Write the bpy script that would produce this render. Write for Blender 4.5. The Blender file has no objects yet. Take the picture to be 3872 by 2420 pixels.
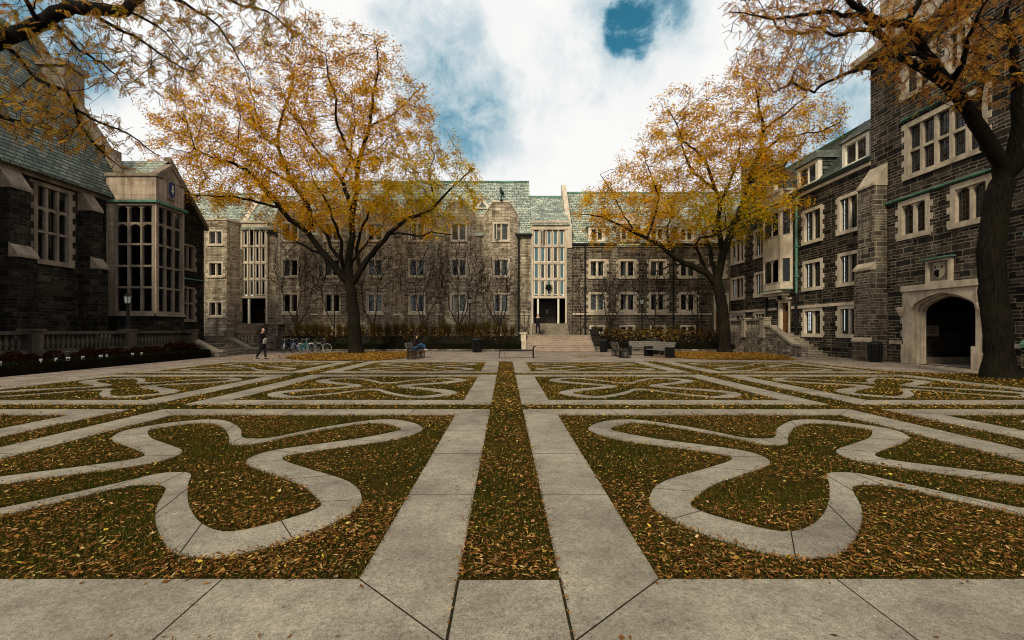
import bpy, math, random
import numpy as np
from mathutils import Vector, kdtree
random.seed(7)
rng = np.random.default_rng(7)
sc = bpy.context.scene
COL = sc.collection
R = math.radians
# surveyed from the photograph: focal length in photo pixels, horizon row, vanishing column, eye height (m)
F, HZ, VX, EYE = 1850.0, 1246.0, 1911.0, 1.65

def P(px, py, y):
    return Vector(((px - VX) * y / F, y, EYE + (HZ - py) * y / F))
def G(px, py, z=0.0):
    y = F * (EYE - z) / (py - HZ)
    return Vector(((px - VX) * y / F, y, z))
def nrm(v):
    return v / max(np.linalg.norm(v), 1e-9)

# ------------------------------------------------------------------ materials
def newmat(name):
    m = bpy.data.materials.new(name); m.use_nodes = True
    nt = m.node_tree
    b = nt.nodes['Principled BSDF']
    return m, nt, b
def N(nt, t, **kw):
    n = nt.nodes.new(t)
    for k, v in kw.items():
        if k.startswith('i_'):
            n.inputs[k[2:].replace('_', ' ')].default_value = v
        else:
            setattr(n, k, v)
    return n
def L(nt, a, b):
    nt.links.new(a, b)
def ramp(nt, src, stops, interp='LINEAR'):
    r = N(nt, 'ShaderNodeValToRGB')
    cr = r.color_ramp; cr.interpolation = interp
    while len(cr.elements) < len(stops): cr.elements.new(.5)
    for e, (p, c) in zip(cr.elements, stops):
        e.position = p; e.color = (*c, 1)
    L(nt, src, r.inputs[0]); return r.outputs[0]
def mathn(nt, op, a, b=None, clamp=False):
    n = N(nt, 'ShaderNodeMath', operation=op); n.use_clamp = clamp
    for i, x in enumerate((a, b)):
        if x is None: continue
        if isinstance(x, (int, float)): n.inputs[i].default_value = x
        else: L(nt, x, n.inputs[i])
    return n.outputs[0]
def mixc(nt, fac, a, b, mode='MIX'):
    n = N(nt, 'ShaderNodeMix', data_type='RGBA', blend_type=mode)
    for i, x in ((0, fac), (6, a), (7, b)):
        if isinstance(x, (int, float)): n.inputs[i].default_value = x
        elif isinstance(x, tuple): n.inputs[i].default_value = (*x, 1)
        else: L(nt, x, n.inputs[i])
    return n.outputs[2]
def noise(nt, vec, scale, detail=4, rough=.6, dist=0):
    n = N(nt, 'ShaderNodeTexNoise'); n.inputs['Scale'].default_value = scale
    n.inputs['Detail'].default_value = detail; n.inputs['Roughness'].default_value = rough
    n.inputs['Distortion'].default_value = dist
    if vec is not None: L(nt, vec, n.inputs['Vector'])
    return n.outputs[0], n.outputs[1]
def bump(nt, h, strength, dist, b):
    n = N(nt, 'ShaderNodeBump'); n.inputs['Strength'].default_value = strength
    n.inputs['Distance'].default_value = dist
    L(nt, h, n.inputs['Height']); L(nt, n.outputs[0], b.inputs['Normal'])

def masonry(name, cols, mortar, rh, bw, ms, stain=.5, bmp=.6, rough=.9, dirt_low=False, spec=.15, vine=None):
    m, nt, b = newmat(name)
    tc = N(nt, 'ShaderNodeTexCoord'); uv = tc.outputs['UV']; ob = tc.outputs['Object']
    # wobble the joints
    _, nc = noise(nt, uv, 2.3, 3)
    sub = N(nt, 'ShaderNodeVectorMath', operation='SUBTRACT'); L(nt, nc, sub.inputs[0]); sub.inputs[1].default_value = (.5, .5, .5)
    scl = N(nt, 'ShaderNodeVectorMath', operation='SCALE'); L(nt, sub.outputs[0], scl.inputs[0]); scl.inputs['Scale'].default_value = rh * .28
    add = N(nt, 'ShaderNodeVectorMath', operation='ADD'); L(nt, uv, add.inputs[0]); L(nt, scl.outputs[0], add.inputs[1])
    wuv = add.outputs[0]
    def brick(w, h):
        n = N(nt, 'ShaderNodeTexBrick'); n.offset = .43; n.squash = .7; n.squash_frequency = 3; n.offset_frequency = 2
        n.inputs['Scale'].default_value = 1; n.inputs['Color1'].default_value = (0, 0, 0, 1); n.inputs['Color2'].default_value = (1, 1, 1, 1)
        n.inputs['Mortar'].default_value = (.5, .5, .5, 1); n.inputs['Mortar Size'].default_value = ms
        n.inputs['Mortar Smooth'].default_value = .25; n.inputs['Bias'].default_value = 0
        n.inputs['Brick Width'].default_value = w; n.inputs['Row Height'].default_value = h
        L(nt, wuv, n.inputs['Vector']); return n
    b1, b2 = brick(bw, rh), brick(bw * .66, rh * .5)
    sn = N(nt, 'ShaderNodeVectorMath', operation='SNAP'); L(nt, wuv, sn.inputs[0]); sn.inputs[1].default_value = (bw * 1.31, rh, 1)
    wn = N(nt, 'ShaderNodeTexWhiteNoise', noise_dimensions='2D'); L(nt, sn.outputs[0], wn.inputs['Vector'])
    sel = mathn(nt, 'GREATER_THAN', wn.outputs['Value'], .52)
    col = mixc(nt, sel, b1.outputs['Color'], b2.outputs['Color'])
    fac = mixc(nt, sel, b1.outputs['Fac'], b2.outputs['Fac'])
    n1, _ = noise(nt, ob, 9, 6, .7)
    v = mathn(nt, 'ADD', mathn(nt, 'MULTIPLY', col, .75), mathn(nt, 'MULTIPLY', mathn(nt, 'SUBTRACT', n1, .35), .75))
    k = len(cols)
    sc_ = ramp(nt, v, [(i / (k - 1) * .9 + .05, c) for i, c in enumerate(cols)])
    n2, _ = noise(nt, ob, 1.1, 5, .65)
    st = ramp(nt, n2, [(.3, (1 - stain,) * 3), (.7, (1.12,) * 3)])
    mo = mixc(nt, n1, tuple(x * .7 for x in mortar), mortar)
    c = mixc(nt, mathn(nt, 'MULTIPLY', fac, .92), sc_, mo)
    c = mixc(nt, 1.0, c, st, 'MULTIPLY')
    # grime streaks running down the face
    mp = N(nt, 'ShaderNodeMapping'); mp.inputs['Scale'].default_value = (2.2, 2.2, .16); L(nt, ob, mp.inputs[0])
    n3, _ = noise(nt, mp.outputs[0], 1.0, 4, .6)
    c = mixc(nt, 1.0, c, ramp(nt, n3, [(.35, (.5, .48, .45)), (.6, (1.08, 1.08, 1.08))]), 'MULTIPLY')
    if vine:
        # reddish-brown web of leafless creeper below the given height
        mv = N(nt, 'ShaderNodeTexVoronoi', feature='DISTANCE_TO_EDGE'); mv.inputs['Scale'].default_value = 5.5
        _, nv = noise(nt, ob, 3.0, 3)
        av = N(nt, 'ShaderNodeVectorMath', operation='ADD'); L(nt, ob, av.inputs[0]); L(nt, nv, av.inputs[1])
        L(nt, av.outputs[0], mv.inputs['Vector'])
        web = mathn(nt, 'LESS_THAN', mv.outputs[0], .07)
        sep = N(nt, 'ShaderNodeSeparateXYZ'); L(nt, ob, sep.inputs[0])
        n4, _ = noise(nt, ob, .42, 4, .6)
        hgt = N(nt, 'ShaderNodeMapRange'); hgt.inputs[1].default_value = vine + 2.5; hgt.inputs[2].default_value = vine - 2.5
        L(nt, sep.outputs[2], hgt.inputs[0])
        msk = N(nt, 'ShaderNodeMapRange'); msk.inputs[1].default_value = .4; msk.inputs[2].default_value = .55
        L(nt, n4, msk.inputs[0])
        mk = mathn(nt, 'MULTIPLY', hgt.outputs[0], msk.outputs[0], True)
        c = mixc(nt, mathn(nt, 'MULTIPLY', mk, .42), c, (.06, .042, .036))
        c = mixc(nt, mathn(nt, 'MULTIPLY', mathn(nt, 'MULTIPLY', web, mk), .8), c, (.03, .018, .014))
    L(nt, c, b.inputs['Base Color'])
    b.inputs['Roughness'].default_value = rough; b.inputs['Specular IOR Level'].default_value = spec
    h = mathn(nt, 'ADD', mathn(nt, 'MULTIPLY', fac, -1.0), mathn(nt, 'MULTIPLY', n1, 1.1))
    bump(nt, h, bmp, .045, b)
    return m

def rough_mat(name, c0, c1, scale=6, rough=.85, bmp=.3, dist=.01, metal=0, spec=.2, stains=None, sb=1.0):
    m, nt, b = newmat(name)
    tc = N(nt, 'ShaderNodeTexCoord'); ob = tc.outputs['Object']
    n1, _ = noise(nt, ob, scale, 6, .65)
    c = ramp(nt, n1, [(.3, c0), (.7, c1)])
    if stains:
        mp = N(nt, 'ShaderNodeMapping'); mp.inputs['Scale'].default_value = (1, 1, .3); L(nt, ob, mp.inputs[0])
        n2, _ = noise(nt, mp.outputs[0], sb, 5, .65)
        c = mixc(nt, ramp(nt, n2, [(.42, (0, 0, 0)), (.68, (1, 1, 1))]), c, stains)
    L(nt, c, b.inputs['Base Color'])
    b.inputs['Roughness'].default_value = rough; b.inputs['Metallic'].default_value = metal
    b.inputs['Specular IOR Level'].default_value = spec
    if bmp: bump(nt, n1, bmp, dist, b)
    return m

def slate_mat(name, cols, gap=(.03, .035, .035), lap_shade=.42):
    m, nt, b = newmat(name)
    tc = N(nt, 'ShaderNodeTexCoord'); uv = tc.outputs['UV']; ob = tc.outputs['Object']
    n = N(nt, 'ShaderNodeTexBrick'); n.offset = .5; n.squash = .85; n.squash_frequency = 3
    for k, v in (('Scale', 1), ('Color1', (0, 0, 0, 1)), ('Color2', (1, 1, 1, 1)), ('Mortar', (.5, .5, .5, 1)), ('Mortar Size', .022), ('Mortar Smooth', .3), ('Brick Width', .42), ('Row Height', .25)):
        n.inputs[k].default_value = v
    _, nc = noise(nt, uv, 1.7, 2)
    sub = N(nt, 'ShaderNodeVectorMath', operation='SUBTRACT'); L(nt, nc, sub.inputs[0]); sub.inputs[1].default_value = (.5, .5, .5)
    scl = N(nt, 'ShaderNodeVectorMath', operation='SCALE'); L(nt, sub.outputs[0], scl.inputs[0]); scl.inputs['Scale'].default_value = .07
    add = N(nt, 'ShaderNodeVectorMath', operation='ADD'); L(nt, uv, add.inputs[0]); L(nt, scl.outputs[0], add.inputs[1])
    L(nt, add.outputs[0], n.inputs['Vector'])
    n1, _ = noise(nt, ob, 7, 5, .7); n2, _ = noise(nt, ob, .8, 4, .6)
    v = mathn(nt, 'ADD', mathn(nt, 'MULTIPLY', n.outputs['Color'], .6), mathn(nt, 'MULTIPLY', n1, .4))
    k = len(cols)
    c = ramp(nt, v, [(i / (k - 1) * .8 + .1, c) for i, c in enumerate(cols)])
    c = mixc(nt, 1.0, c, ramp(nt, n2, [(.3, (.72, .75, .75)), (.7, (1.15, 1.15, 1.05))]), 'MULTIPLY')
    c = mixc(nt, n.outputs['Fac'], c, gap)
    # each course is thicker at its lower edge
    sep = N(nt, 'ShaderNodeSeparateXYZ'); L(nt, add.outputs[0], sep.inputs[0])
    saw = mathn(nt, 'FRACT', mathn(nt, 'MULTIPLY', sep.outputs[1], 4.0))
    c = mixc(nt, mathn(nt, 'MULTIPLY', ramp(nt, saw, [(.0, (1, 1, 1)), (.16, (1, 1, 1)), (.3, (0, 0, 0))]), lap_shade), c, gap)  # shadow line under each course, painted into the colour
    L(nt, c, b.inputs['Base Color']); b.inputs['Roughness'].default_value = .65; b.inputs['Specular IOR Level'].default_value = .15
    h = mathn(nt, 'ADD', mathn(nt, 'MULTIPLY', saw, -1.0), mathn(nt, 'ADD', mathn(nt, 'MULTIPLY', n.outputs['Fac'], -.7), mathn(nt, 'MULTIPLY', n.outputs['Color'], .3)))
    bump(nt, h, .7, .04, b)
    return m

def glass_mat(name, tint, rough=.03, alpha=.55):
    m = bpy.data.materials.new(name); m.use_nodes = True
    nt = m.node_tree; nt.nodes.clear()
    out = N(nt, 'ShaderNodeOutputMaterial')
    tr = N(nt, 'ShaderNodeBsdfTransparent'); tr.inputs[0].default_value = (*tint, 1)
    gl = N(nt, 'ShaderNodeBsdfGlossy'); gl.inputs['Roughness'].default_value = rough
    fr = N(nt, 'ShaderNodeFresnel'); fr.inputs[0].default_value = 1.5
    tc = N(nt, 'ShaderNodeTexCoord')
    n1, _ = noise(nt, tc.outputs['Object'], 2.2, 2)
    bp = N(nt, 'ShaderNodeBump'); bp.inputs['Strength'].default_value = .08; bp.inputs['Distance'].default_value = .05
    L(nt, n1, bp.inputs['Height']); L(nt, bp.outputs[0], gl.inputs['Normal'])
    mx = N(nt, 'ShaderNodeMixShader')
    L(nt, mathn(nt, 'MULTIPLY', fr.outputs[0], 1.0, True), mx.inputs[0]); L(nt, tr.outputs[0], mx.inputs[1]); L(nt, gl.outputs[0], mx.inputs[2])
    L(nt, mx.outputs[0], out.inputs[0]); return m

def leaf_mat(name, trans=.45, rough=.6):
    m = bpy.data.materials.new(name); m.use_nodes = True
    nt = m.node_tree; nt.nodes.clear()
    out = N(nt, 'ShaderNodeOutputMaterial')
    at = N(nt, 'ShaderNodeAttribute', attribute_name='Col')
    d = N(nt, 'ShaderNodeBsdfDiffuse'); t = N(nt, 'ShaderNodeBsdfTranslucent')
    L(nt, at.outputs[0], d.inputs[0]); L(nt, at.outputs[0], t.inputs[0])
    mx = N(nt, 'ShaderNodeMixShader'); mx.inputs[0].default_value = trans
    L(nt, d.outputs[0], mx.inputs[1]); L(nt, t.outputs[0], mx.inputs[2]); L(nt, mx.outputs[0], out.inputs[0])
    return m

M = {}
M['stone_dark'] = masonry('dark rubble stone', [(.009, .008, .0065), (.02, .018, .0145), (.046, .039, .03), (.13, .105, .075)], (.29, .24, .165), .3, .9, .024, .5, .9)
M['stone_hall'] = masonry('hall rubble stone', [(.005, .0045, .0035), (.011, .0095, .0075), (.024, .02, .015), (.07, .055, .038)], (.05, .041, .029), .3, .78, .028, .6, .9)  # stone tone lowered so its colour carries the vignette at the view's edge
M['stone_pale'] = masonry('pale coursed stone', [(.2, .16, .11), (.41, .345, .245), (.56, .48, .355), (.68, .59, .45)], (.3, .25, .185), .26, .78, .016, .3, .8, vine=4.2)
M['stone_grey'] = masonry('grey coursed stone', [(.04, .034, .026), (.088, .074, .056), (.155, .13, .096), (.27, .225, .16)], (.46, .4, .3), .27, .72, .026, .45, .8, vine=3.0)
M['stone_low'] = masonry('low wall stone', [(.09, .08, .06), (.19, .165, .125), (.29, .25, .19), (.38, .33, .25)], (.1, .085, .065), .22, .5, .016, .5, .9)
M['stone_black'] = masonry('mossy black stone', [(.008, .008, .007), (.016, .015, .012), (.028, .024, .018)], (.02, .018, .014), .2, .5, .016, .5, .9)
M['trim'] = rough_mat('pale limestone', (.5, .43, .335), (.66, .575, .45), 5, .85, .25, .008, stains=(.36, .3, .22), sb=1.6)
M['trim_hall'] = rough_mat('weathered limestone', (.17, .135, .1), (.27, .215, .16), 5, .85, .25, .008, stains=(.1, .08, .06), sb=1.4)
M['ashlar_hall'] = masonry('hall ashlar', [(.36, .28, .21), (.44, .345, .26), (.52, .41, .31)], (.15, .115, .088), .5, 1.1, .008, .3, .15)
M['slate'] = slate_mat('green grey slate', [(.14, .17, .15), (.27, .31, .27), (.39, .43, .365), (.54, .57, .49)])
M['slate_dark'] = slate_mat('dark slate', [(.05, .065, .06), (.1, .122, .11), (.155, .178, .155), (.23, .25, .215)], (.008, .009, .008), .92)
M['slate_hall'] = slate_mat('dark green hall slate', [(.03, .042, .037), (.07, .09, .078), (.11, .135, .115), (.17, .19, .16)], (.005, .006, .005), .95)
M['copper'] = rough_mat('green copper', (.06, .16, .12), (.13, .28, .2), 8, .7, .15, .004, stains=(.035, .06, .045))
M['gutter'] = rough_mat('black gutter', (.008, .009, .008), (.02, .023, .02), 8, .6, .1, .004, spec=.12)
M['cream'] = rough_mat('cream paint', (.7, .65, .54), (.82, .77, .66), 5, .6, .05, .002)
M['lead'] = rough_mat('lead came', (.03, .03, .03), (.06, .06, .055), 8, .5, 0)
M['glass'] = glass_mat('window glass', (.62, .68, .68))
M['glass_blue'] = rough_mat('blue spandrel glass', (.035, .1, .13), (.08, .17, .2), 1.2, .15, 0, spec=.5)
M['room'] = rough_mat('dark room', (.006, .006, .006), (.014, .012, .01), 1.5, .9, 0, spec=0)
M['curtain'] = rough_mat('curtain cloth', (.32, .32, .28), (.48, .47, .42), 9, .9, .1)
M['curtain_green'] = rough_mat('green curtain cloth', (.1, .13, .09), (.2, .22, .16), 9, .9, .1)
M['wood_door'] = rough_mat('oak door', (.12, .045, .012), (.24, .1, .026), 5, .5, .2, .004)
M['wood_dark'] = rough_mat('dark door', (.012, .009, .006), (.03, .022, .015), 5, .5, .2, .004)
M['iron'] = rough_mat('black iron', (.006, .006, .006), (.014, .014, .014), 20, .6, .1, .002, spec=.12)
M['bronze'] = rough_mat('dark bronze', (.008, .022, .02), (.02, .05, .042), 20, .5, .1, .002)
M['slat'] = rough_mat('grey bench wood', (.09, .08, .068), (.19, .168, .14), 12, .8, .3, .004)
M['frost'] = rough_mat('frosted glass', (.35, .36, .34), (.45, .46, .44), 4, .3, 0)
M['trim_dark'] = rough_mat('dark limestone', (.045, .037, .028), (.09, .074, .055), 5, .9, .3, .006, stains=(.022, .019, .015))  # dark limestone tone with still darker blotches
M['trim_tower'] = rough_mat('weathered tower limestone', (.34, .28, .205), (.5, .425, .32), 5, .9, .3, .008, stains=(.2, .165, .12), sb=1.8)
M['step'] = rough_mat('worn grey step', (.2, .17, .13), (.32, .275, .21), 5, .9, .3, .006, stains=(.12, .1, .075))
def bark(name, c0, c1, moss=None):
    m, nt, b = newmat(name)
    tc = N(nt, 'ShaderNodeTexCoord'); ob = tc.outputs['Object']
    mp = N(nt, 'ShaderNodeMapping'); mp.inputs['Scale'].default_value = (9, 9, 1.6); L(nt, ob, mp.inputs[0])
    n1, _ = noise(nt, mp.outputs[0], 1.6, 6, .7, .6); n2, _ = noise(nt, ob, 1.2, 3)
    c = ramp(nt, n1, [(.35, c0), (.7, c1)])
    if moss: c = mixc(nt, ramp(nt, n2, [(.5, (0, 0, 0)), (.7, (.7, .7, .7))]), c, moss)
    L(nt, c, b.inputs['Base Color']); b.inputs['Roughness'].default_value = .95; b.inputs['Specular IOR Level'].default_value = .1
    bump(nt, n1, .9, .05, b); return m
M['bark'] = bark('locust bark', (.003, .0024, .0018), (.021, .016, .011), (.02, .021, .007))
M['bark_dark'] = bark('shaded bark', (.002, .0018, .0014), (.016, .012, .0085), (.011, .011, .004))  # locust bark again, with shade put into its colour for the near trees
M['bark_thin'] = bark('shrub bark', (.016, .011, .01), (.05, .036, .032))
M['leaf'] = leaf_mat('autumn leaf', .58)
M['litter'] = leaf_mat('fallen leaf', .12)
M['blade'] = leaf_mat('grass blade', .35)

def concrete_mat():
    m, nt, b = newmat('concrete')
    tc = N(nt, 'ShaderNodeTexCoord'); ob = tc.outputs['Object']
    n1, _ = noise(nt, ob, 42, 7, .8); n2, _ = noise(nt, ob, .9, 5, .6); n3, _ = noise(nt, ob, 6, 5, .6); n5, _ = noise(nt, ob, 140, 2, .6)
    c = ramp(nt, n1, [(.32, (.135, .118, .089)), (.5, (.285, .254, .196)), (.7, (.44, .395, .31))])
    c = mixc(nt, 1.0, c, ramp(nt, n2, [(.32, (.6, .585, .58)), (.62, (1.05, 1.05, 1.03))]), 'MULTIPLY')
    c = mixc(nt, 1.0, c, ramp(nt, n3, [(.3, (.78, .78, .78)), (.6, (1.03, 1.03, 1.03))]), 'MULTIPLY')
    # exposed dark grit
    c = mixc(nt, 1.0, c, ramp(nt, n5, [(.34, (.45, .44, .43)), (.48, (1.0, 1.0, 1.0))]), 'MULTIPLY')
    vo = N(nt, 'ShaderNodeTexVoronoi'); vo.inputs['Scale'].default_value = 2.6; L(nt, ob, vo.inputs['Vector'])
    spot = mathn(nt, 'LESS_THAN', vo.outputs[0], .045)
    c = mixc(nt, mathn(nt, 'MULTIPLY', spot, .55), c, (.06, .05, .045))
    L(nt, c, b.inputs['Base Color']); b.inputs['Roughness'].default_value = .9; b.inputs['Specular IOR Level'].default_value = .2
    bump(nt, n1, .5, .006, b); return m
M['concrete'] = concrete_mat()
M['joint'] = rough_mat('joint soil', (.012, .011, .008), (.03, .026, .016), 20, 1, 0, spec=0)

def paver_mat():
    m, nt, b = newmat('pavers')
    tc = N(nt, 'ShaderNodeTexCoord'); ob = tc.outputs['Object']
    n = N(nt, 'ShaderNodeTexBrick')
    for k, v in (('Scale', 1), ('Color1', (0, 0, 0, 1)), ('Color2', (1, 1, 1, 1)), ('Mortar', (.4, .4, .4, 1)), ('Mortar Size', .012), ('Brick Width', .45), ('Row Height', .22)):
        n.inputs[k].default_value = v
    L(nt, ob, n.inputs['Vector'])
    n1, _ = noise(nt, ob, 18, 5, .7); n2, _ = noise(nt, ob, .6, 5, .6)
    v = mathn(nt, 'ADD', mathn(nt, 'MULTIPLY', n.outputs['Color'], .5), mathn(nt, 'MULTIPLY', n1, .5))
    c = ramp(nt, v, [(.2, (.165, .132, .108)), (.5, (.25, .205, .168)), (.8, (.32, .268, .222))])
    c = mixc(nt, 1.0, c, ramp(nt, n2, [(.3, (.75, .74, .74)), (.65, (1.06, 1.05, 1.03))]), 'MULTIPLY')
    c = mixc(nt, mathn(nt, 'MULTIPLY', n.outputs['Fac'], .6), c, (.07, .06, .05))
    L(nt, c, b.inputs['Base Color']); b.inputs['Roughness'].default_value = .9; b.inputs['Specular IOR Level'].default_value = .2
    bump(nt, n1, .4, .008, b); return m
M['paver'] = paver_mat()

def lawn_mat(name, g0, g1, o0, o1, bias):
    m, nt, b = newmat(name)
    tc = N(nt, 'ShaderNodeTexCoord'); ob = tc.outputs['Object']
    n1, _ = noise(nt, ob, 26, 6, .8); n2, _ = noise(nt, ob, .55, 5, .65); n3, _ = noise(nt, ob, 9, 5, .7)
    g = ramp(nt, n1, [(.3, g0), (.7, g1)]); o = ramp(nt, n1, [(.3, o0), (.72, o1)])
    mk = mathn(nt, 'ADD', mathn(nt, 'ADD', mathn(nt, 'MULTIPLY', n2, .9), mathn(nt, 'MULTIPLY', n3, .9)), -bias)
    mk = ramp(nt, mk, [(.0, (0, 0, 0)), (.3, (1, 1, 1))])
    L(nt, mixc(nt, mk, g, o), b.inputs['Base Color']); b.inputs['Roughness'].default_value = 1; b.inputs['Specular IOR Level'].default_value = 0
    bump(nt, n1, 1, .05, b); return m
M['lawn'] = lawn_mat('leafy turf', (.01, .011, .002), (.046, .044, .008), (.03, .017, .005), (.12, .068, .017), .8)
M['leafbed'] = lawn_mat('leaf covered turf', (.022, .018, .004), (.08, .055, .01), (.08, .037, .008), (.23, .108, .02), .78)
M['soil'] = lawn_mat('bed soil', (.004, .004, .003), (.012, .01, .006), (.01, .007, .004), (.03, .02, .01), .9)

# ------------------------------------------------------------------ mesh helpers
def uv_world(me):
    n = len(me.polygons)
    if not n: return
    uvl = me.uv_layers.new(name='UVMap')
    nl = len(me.loops)
    nrmv = np.empty(n * 3); me.polygons.foreach_get('normal', nrmv); nrmv = nrmv.reshape(n, 3)
    tot = np.empty(n, int); me.polygons.foreach_get('loop_total', tot)
    li = np.empty(nl, int); me.loops.foreach_get('vertex_index', li)
    co = np.empty(len(me.vertices) * 3); me.vertices.foreach_get('co', co); co = co.reshape(-1, 3)[li]
    nn = np.repeat(nrmv, tot, axis=0)
    flat = np.abs(nn[:, 2]) > .97
    t = np.stack([-nn[:, 1], nn[:, 0], np.zeros(nl)], 1)
    ln = np.linalg.norm(t, axis=1, keepdims=True); t = np.where(ln > 1e-6, t / np.maximum(ln, 1e-9), np.array([1., 0, 0]))
    bb = np.cross(nn, t)
    u = (co * t).sum(1); v = (co * bb).sum(1)
    u = np.where(flat, co[:, 0], u); v = np.where(flat, co[:, 1], v)
    uvl.data.foreach_set('uv', np.stack([u, v], 1).ravel())

def props(o, label=None, cat=None, group=None, kind=None):
    if label: o['label'] = label
    if cat: o['category'] = cat
    if group: o['group'] = group
    if kind: o['kind'] = kind
    return o
def thing(name, label, cat, loc=(0, 0, 0), rz=0, group=None):
    o = bpy.data.objects.new(name, None); COL.objects.link(o)
    o.location = loc; o.rotation_euler = (0, 0, rz)
    return props(o, label, cat, group)
def copy_tree(o, parent=None):
    c = o.copy(); COL.objects.link(c); c.parent = parent
    for ch in list(o.children): copy_tree(ch, c)
    return c

class Fr:
    """wall frame: o origin, u horizontal direction (a axis), b is height above o, d is distance out of the wall"""
    def __init__(s, o, u):
        s.o = Vector(o); s.u = Vector(u).normalized(); s.n = Vector((s.u.y, -s.u.x, 0))
    def p(s, a, b, d=0):
        q = s.o + s.u * a + s.n * d
        return (q.x, q.y, q.z + b)

class MB:
    def __init__(s): s.v = []; s.f = []; s.m = []
    def poly(s, pts, mi=0):
        k = len(s.v); s.v += [tuple(p) for p in pts]; s.f.append(tuple(range(k, k + len(pts)))); s.m.append(mi)
    def hexa(s, p, mi=0):   # 8 pts: bottom 0-3 ccw, top 4-7
        k = len(s.v); s.v += [tuple(q) for q in p]
        for f in ((3, 2, 1, 0), (4, 5, 6, 7), (0, 1, 5, 4), (1, 2, 6, 5), (2, 3, 7, 6), (3, 0, 4, 7)):
            s.f.append(tuple(k + i for i in f)); s.m.append(mi)
    def box(s, x0, x1, y0, y1, z0, z1, mi=0):
        s.hexa([(x0, y0, z0), (x1, y0, z0), (x1, y1, z0), (x0, y1, z0), (x0, y0, z1), (x1, y0, z1), (x1, y1, z1), (x0, y1, z1)], mi)
    def fbox(s, fr, a0, a1, b0, b1, d0, d1, mi=0):
        s.hexa([fr.p(a0, b0, d1), fr.p(a1, b0, d1), fr.p(a1, b0, d0), fr.p(a0, b0, d0), fr.p(a0, b1, d1), fr.p(a1, b1, d1), fr.p(a1, b1, d0), fr.p(a0, b1, d0)], mi)
    def fprism(s, fr, ab, d0, d1, mi=0):   # polygon in the wall plane (ccw seen from outside), extruded d0..d1
        n = len(ab); k = len(s.v)
        s.v += [fr.p(a, b, d1) for a, b in ab] + [fr.p(a, b, d0) for a, b in ab]
        s.f.append(tuple(range(k, k + n))); s.m.append(mi)
        s.f.append(tuple(range(k + 2 * n - 1, k + n - 1, -1))); s.m.append(mi)
        for i in range(n):
            j = (i + 1) % n
            s.f.append((k + j, k + i, k + n + i, k + n + j)); s.m.append(mi)
    def zprism(s, pts, z0, z1, mi=0, bottom=True):   # pts ccw from above
        n = len(pts); k = len(s.v)
        s.v += [(x, y, z1) for x, y in pts] + [(x, y, z0) for x, y in pts]
        s.f.append(tuple(range(k, k + n))); s.m.append(mi)
        if bottom: s.f.append(tuple(range(k + 2 * n - 1, k + n - 1, -1))); s.m.append(mi)
        for i in range(n):
            j = (i + 1) % n
            s.f.append((k + j, k + i, k + n + i, k + n + j)); s.m.append(mi)
    def tube(s, pts, rad, n=8, mi=0, caps=True):
        pts = [Vector(p) for p in pts]
        if not isinstance(rad, (list, tuple)): rad = [rad] * len(pts)
        k = len(s.v); up = None
        for i, p in enumerate(pts):
            t = (pts[min(i + 1, len(pts) - 1)] - pts[max(i - 1, 0)]).normalized()
            if up is None: up = Vector((0, 0, 1)) if abs(t.z) < .9 else Vector((1, 0, 0))
            a = t.cross(up).normalized(); c = a.cross(t); up = c
            for j in range(n):
                w = 2 * math.pi * j / n
                s.v.append(tuple(p + (a * math.cos(w) + c * math.sin(w)) * rad[i]))
        for i in range(len(pts) - 1):
            for j in range(n):
                q = k + i * n + j; q2 = k + i * n + (j + 1) % n
                s.f.append((q, q2, q2 + n, q + n)); s.m.append(mi)
        if caps:
            s.f.append(tuple(k + j for j in reversed(range(n)))); s.m.append(mi)
            e = k + (len(pts) - 1) * n
            s.f.append(tuple(e + j for j in range(n))); s.m.append(mi)
    def ring(s, c, r, rt, axis, n=20, nt=6, mi=0):
        c = Vector(c); ax = Vector(axis).normalized()
        e1 = ax.orthogonal().normalized(); e2 = ax.cross(e1); k = len(s.v)
        for i in range(n):
            w = 2 * math.pi * i / n; rd = e1 * math.cos(w) + e2 * math.sin(w)
            for j in range(nt):
                q = 2 * math.pi * j / nt
                s.v.append(tuple(c + rd * (r + rt * math.cos(q)) + ax * rt * math.sin(q)))
        for i in range(n):
            for j in range(nt):
                a = k + i * nt + j; b = k + i * nt + (j + 1) % nt
                a2 = k + ((i + 1) % n) * nt + j; b2 = k + ((i + 1) % n) * nt + (j + 1) % nt
                s.f.append((a, a2, b2, b)); s.m.append(mi)
    def lathe(s, prof, c, n=12, mi=0, sq=False):   # prof [(r,z)] bottom to top
        k = len(s.v); x0, y0, z0 = c
        for r, z in prof:
            for j in range(n):
                w = 2 * math.pi * (j + (.5 if sq else 0)) / n
                s.v.append((x0 + r * math.cos(w), y0 + r * math.sin(w), z0 + z))
        for i in range(len(prof) - 1):
            for j in range(n):
                a = k + i * n + j; b = k + i * n + (j + 1) % n
                s.f.append((a, b, b + n, a + n)); s.m.append(mi)
        s.f.append(tuple(k + j for j in reversed(range(n)))); s.m.append(mi)
        e = k + (len(prof) - 1) * n
        s.f.append(tuple(e + j for j in range(n))); s.m.append(mi)
    def build(s, name, mats, parent=None, smooth=False):
        me = bpy.data.meshes.new(name); me.from_pydata(s.v, [], s.f)
        if not isinstance(mats, (list, tuple)): mats = [mats]
        for m in mats: me.materials.append(m)
        if len(mats) > 1: me.polygons.foreach_set('material_index', s.m)
        if smooth: me.polygons.foreach_set('use_smooth', [True] * len(s.f))
        me.update(); uv_world(me)
        o = bpy.data.objects.new(name, me); COL.objects.link(o); o.parent = parent
        return o

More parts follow.
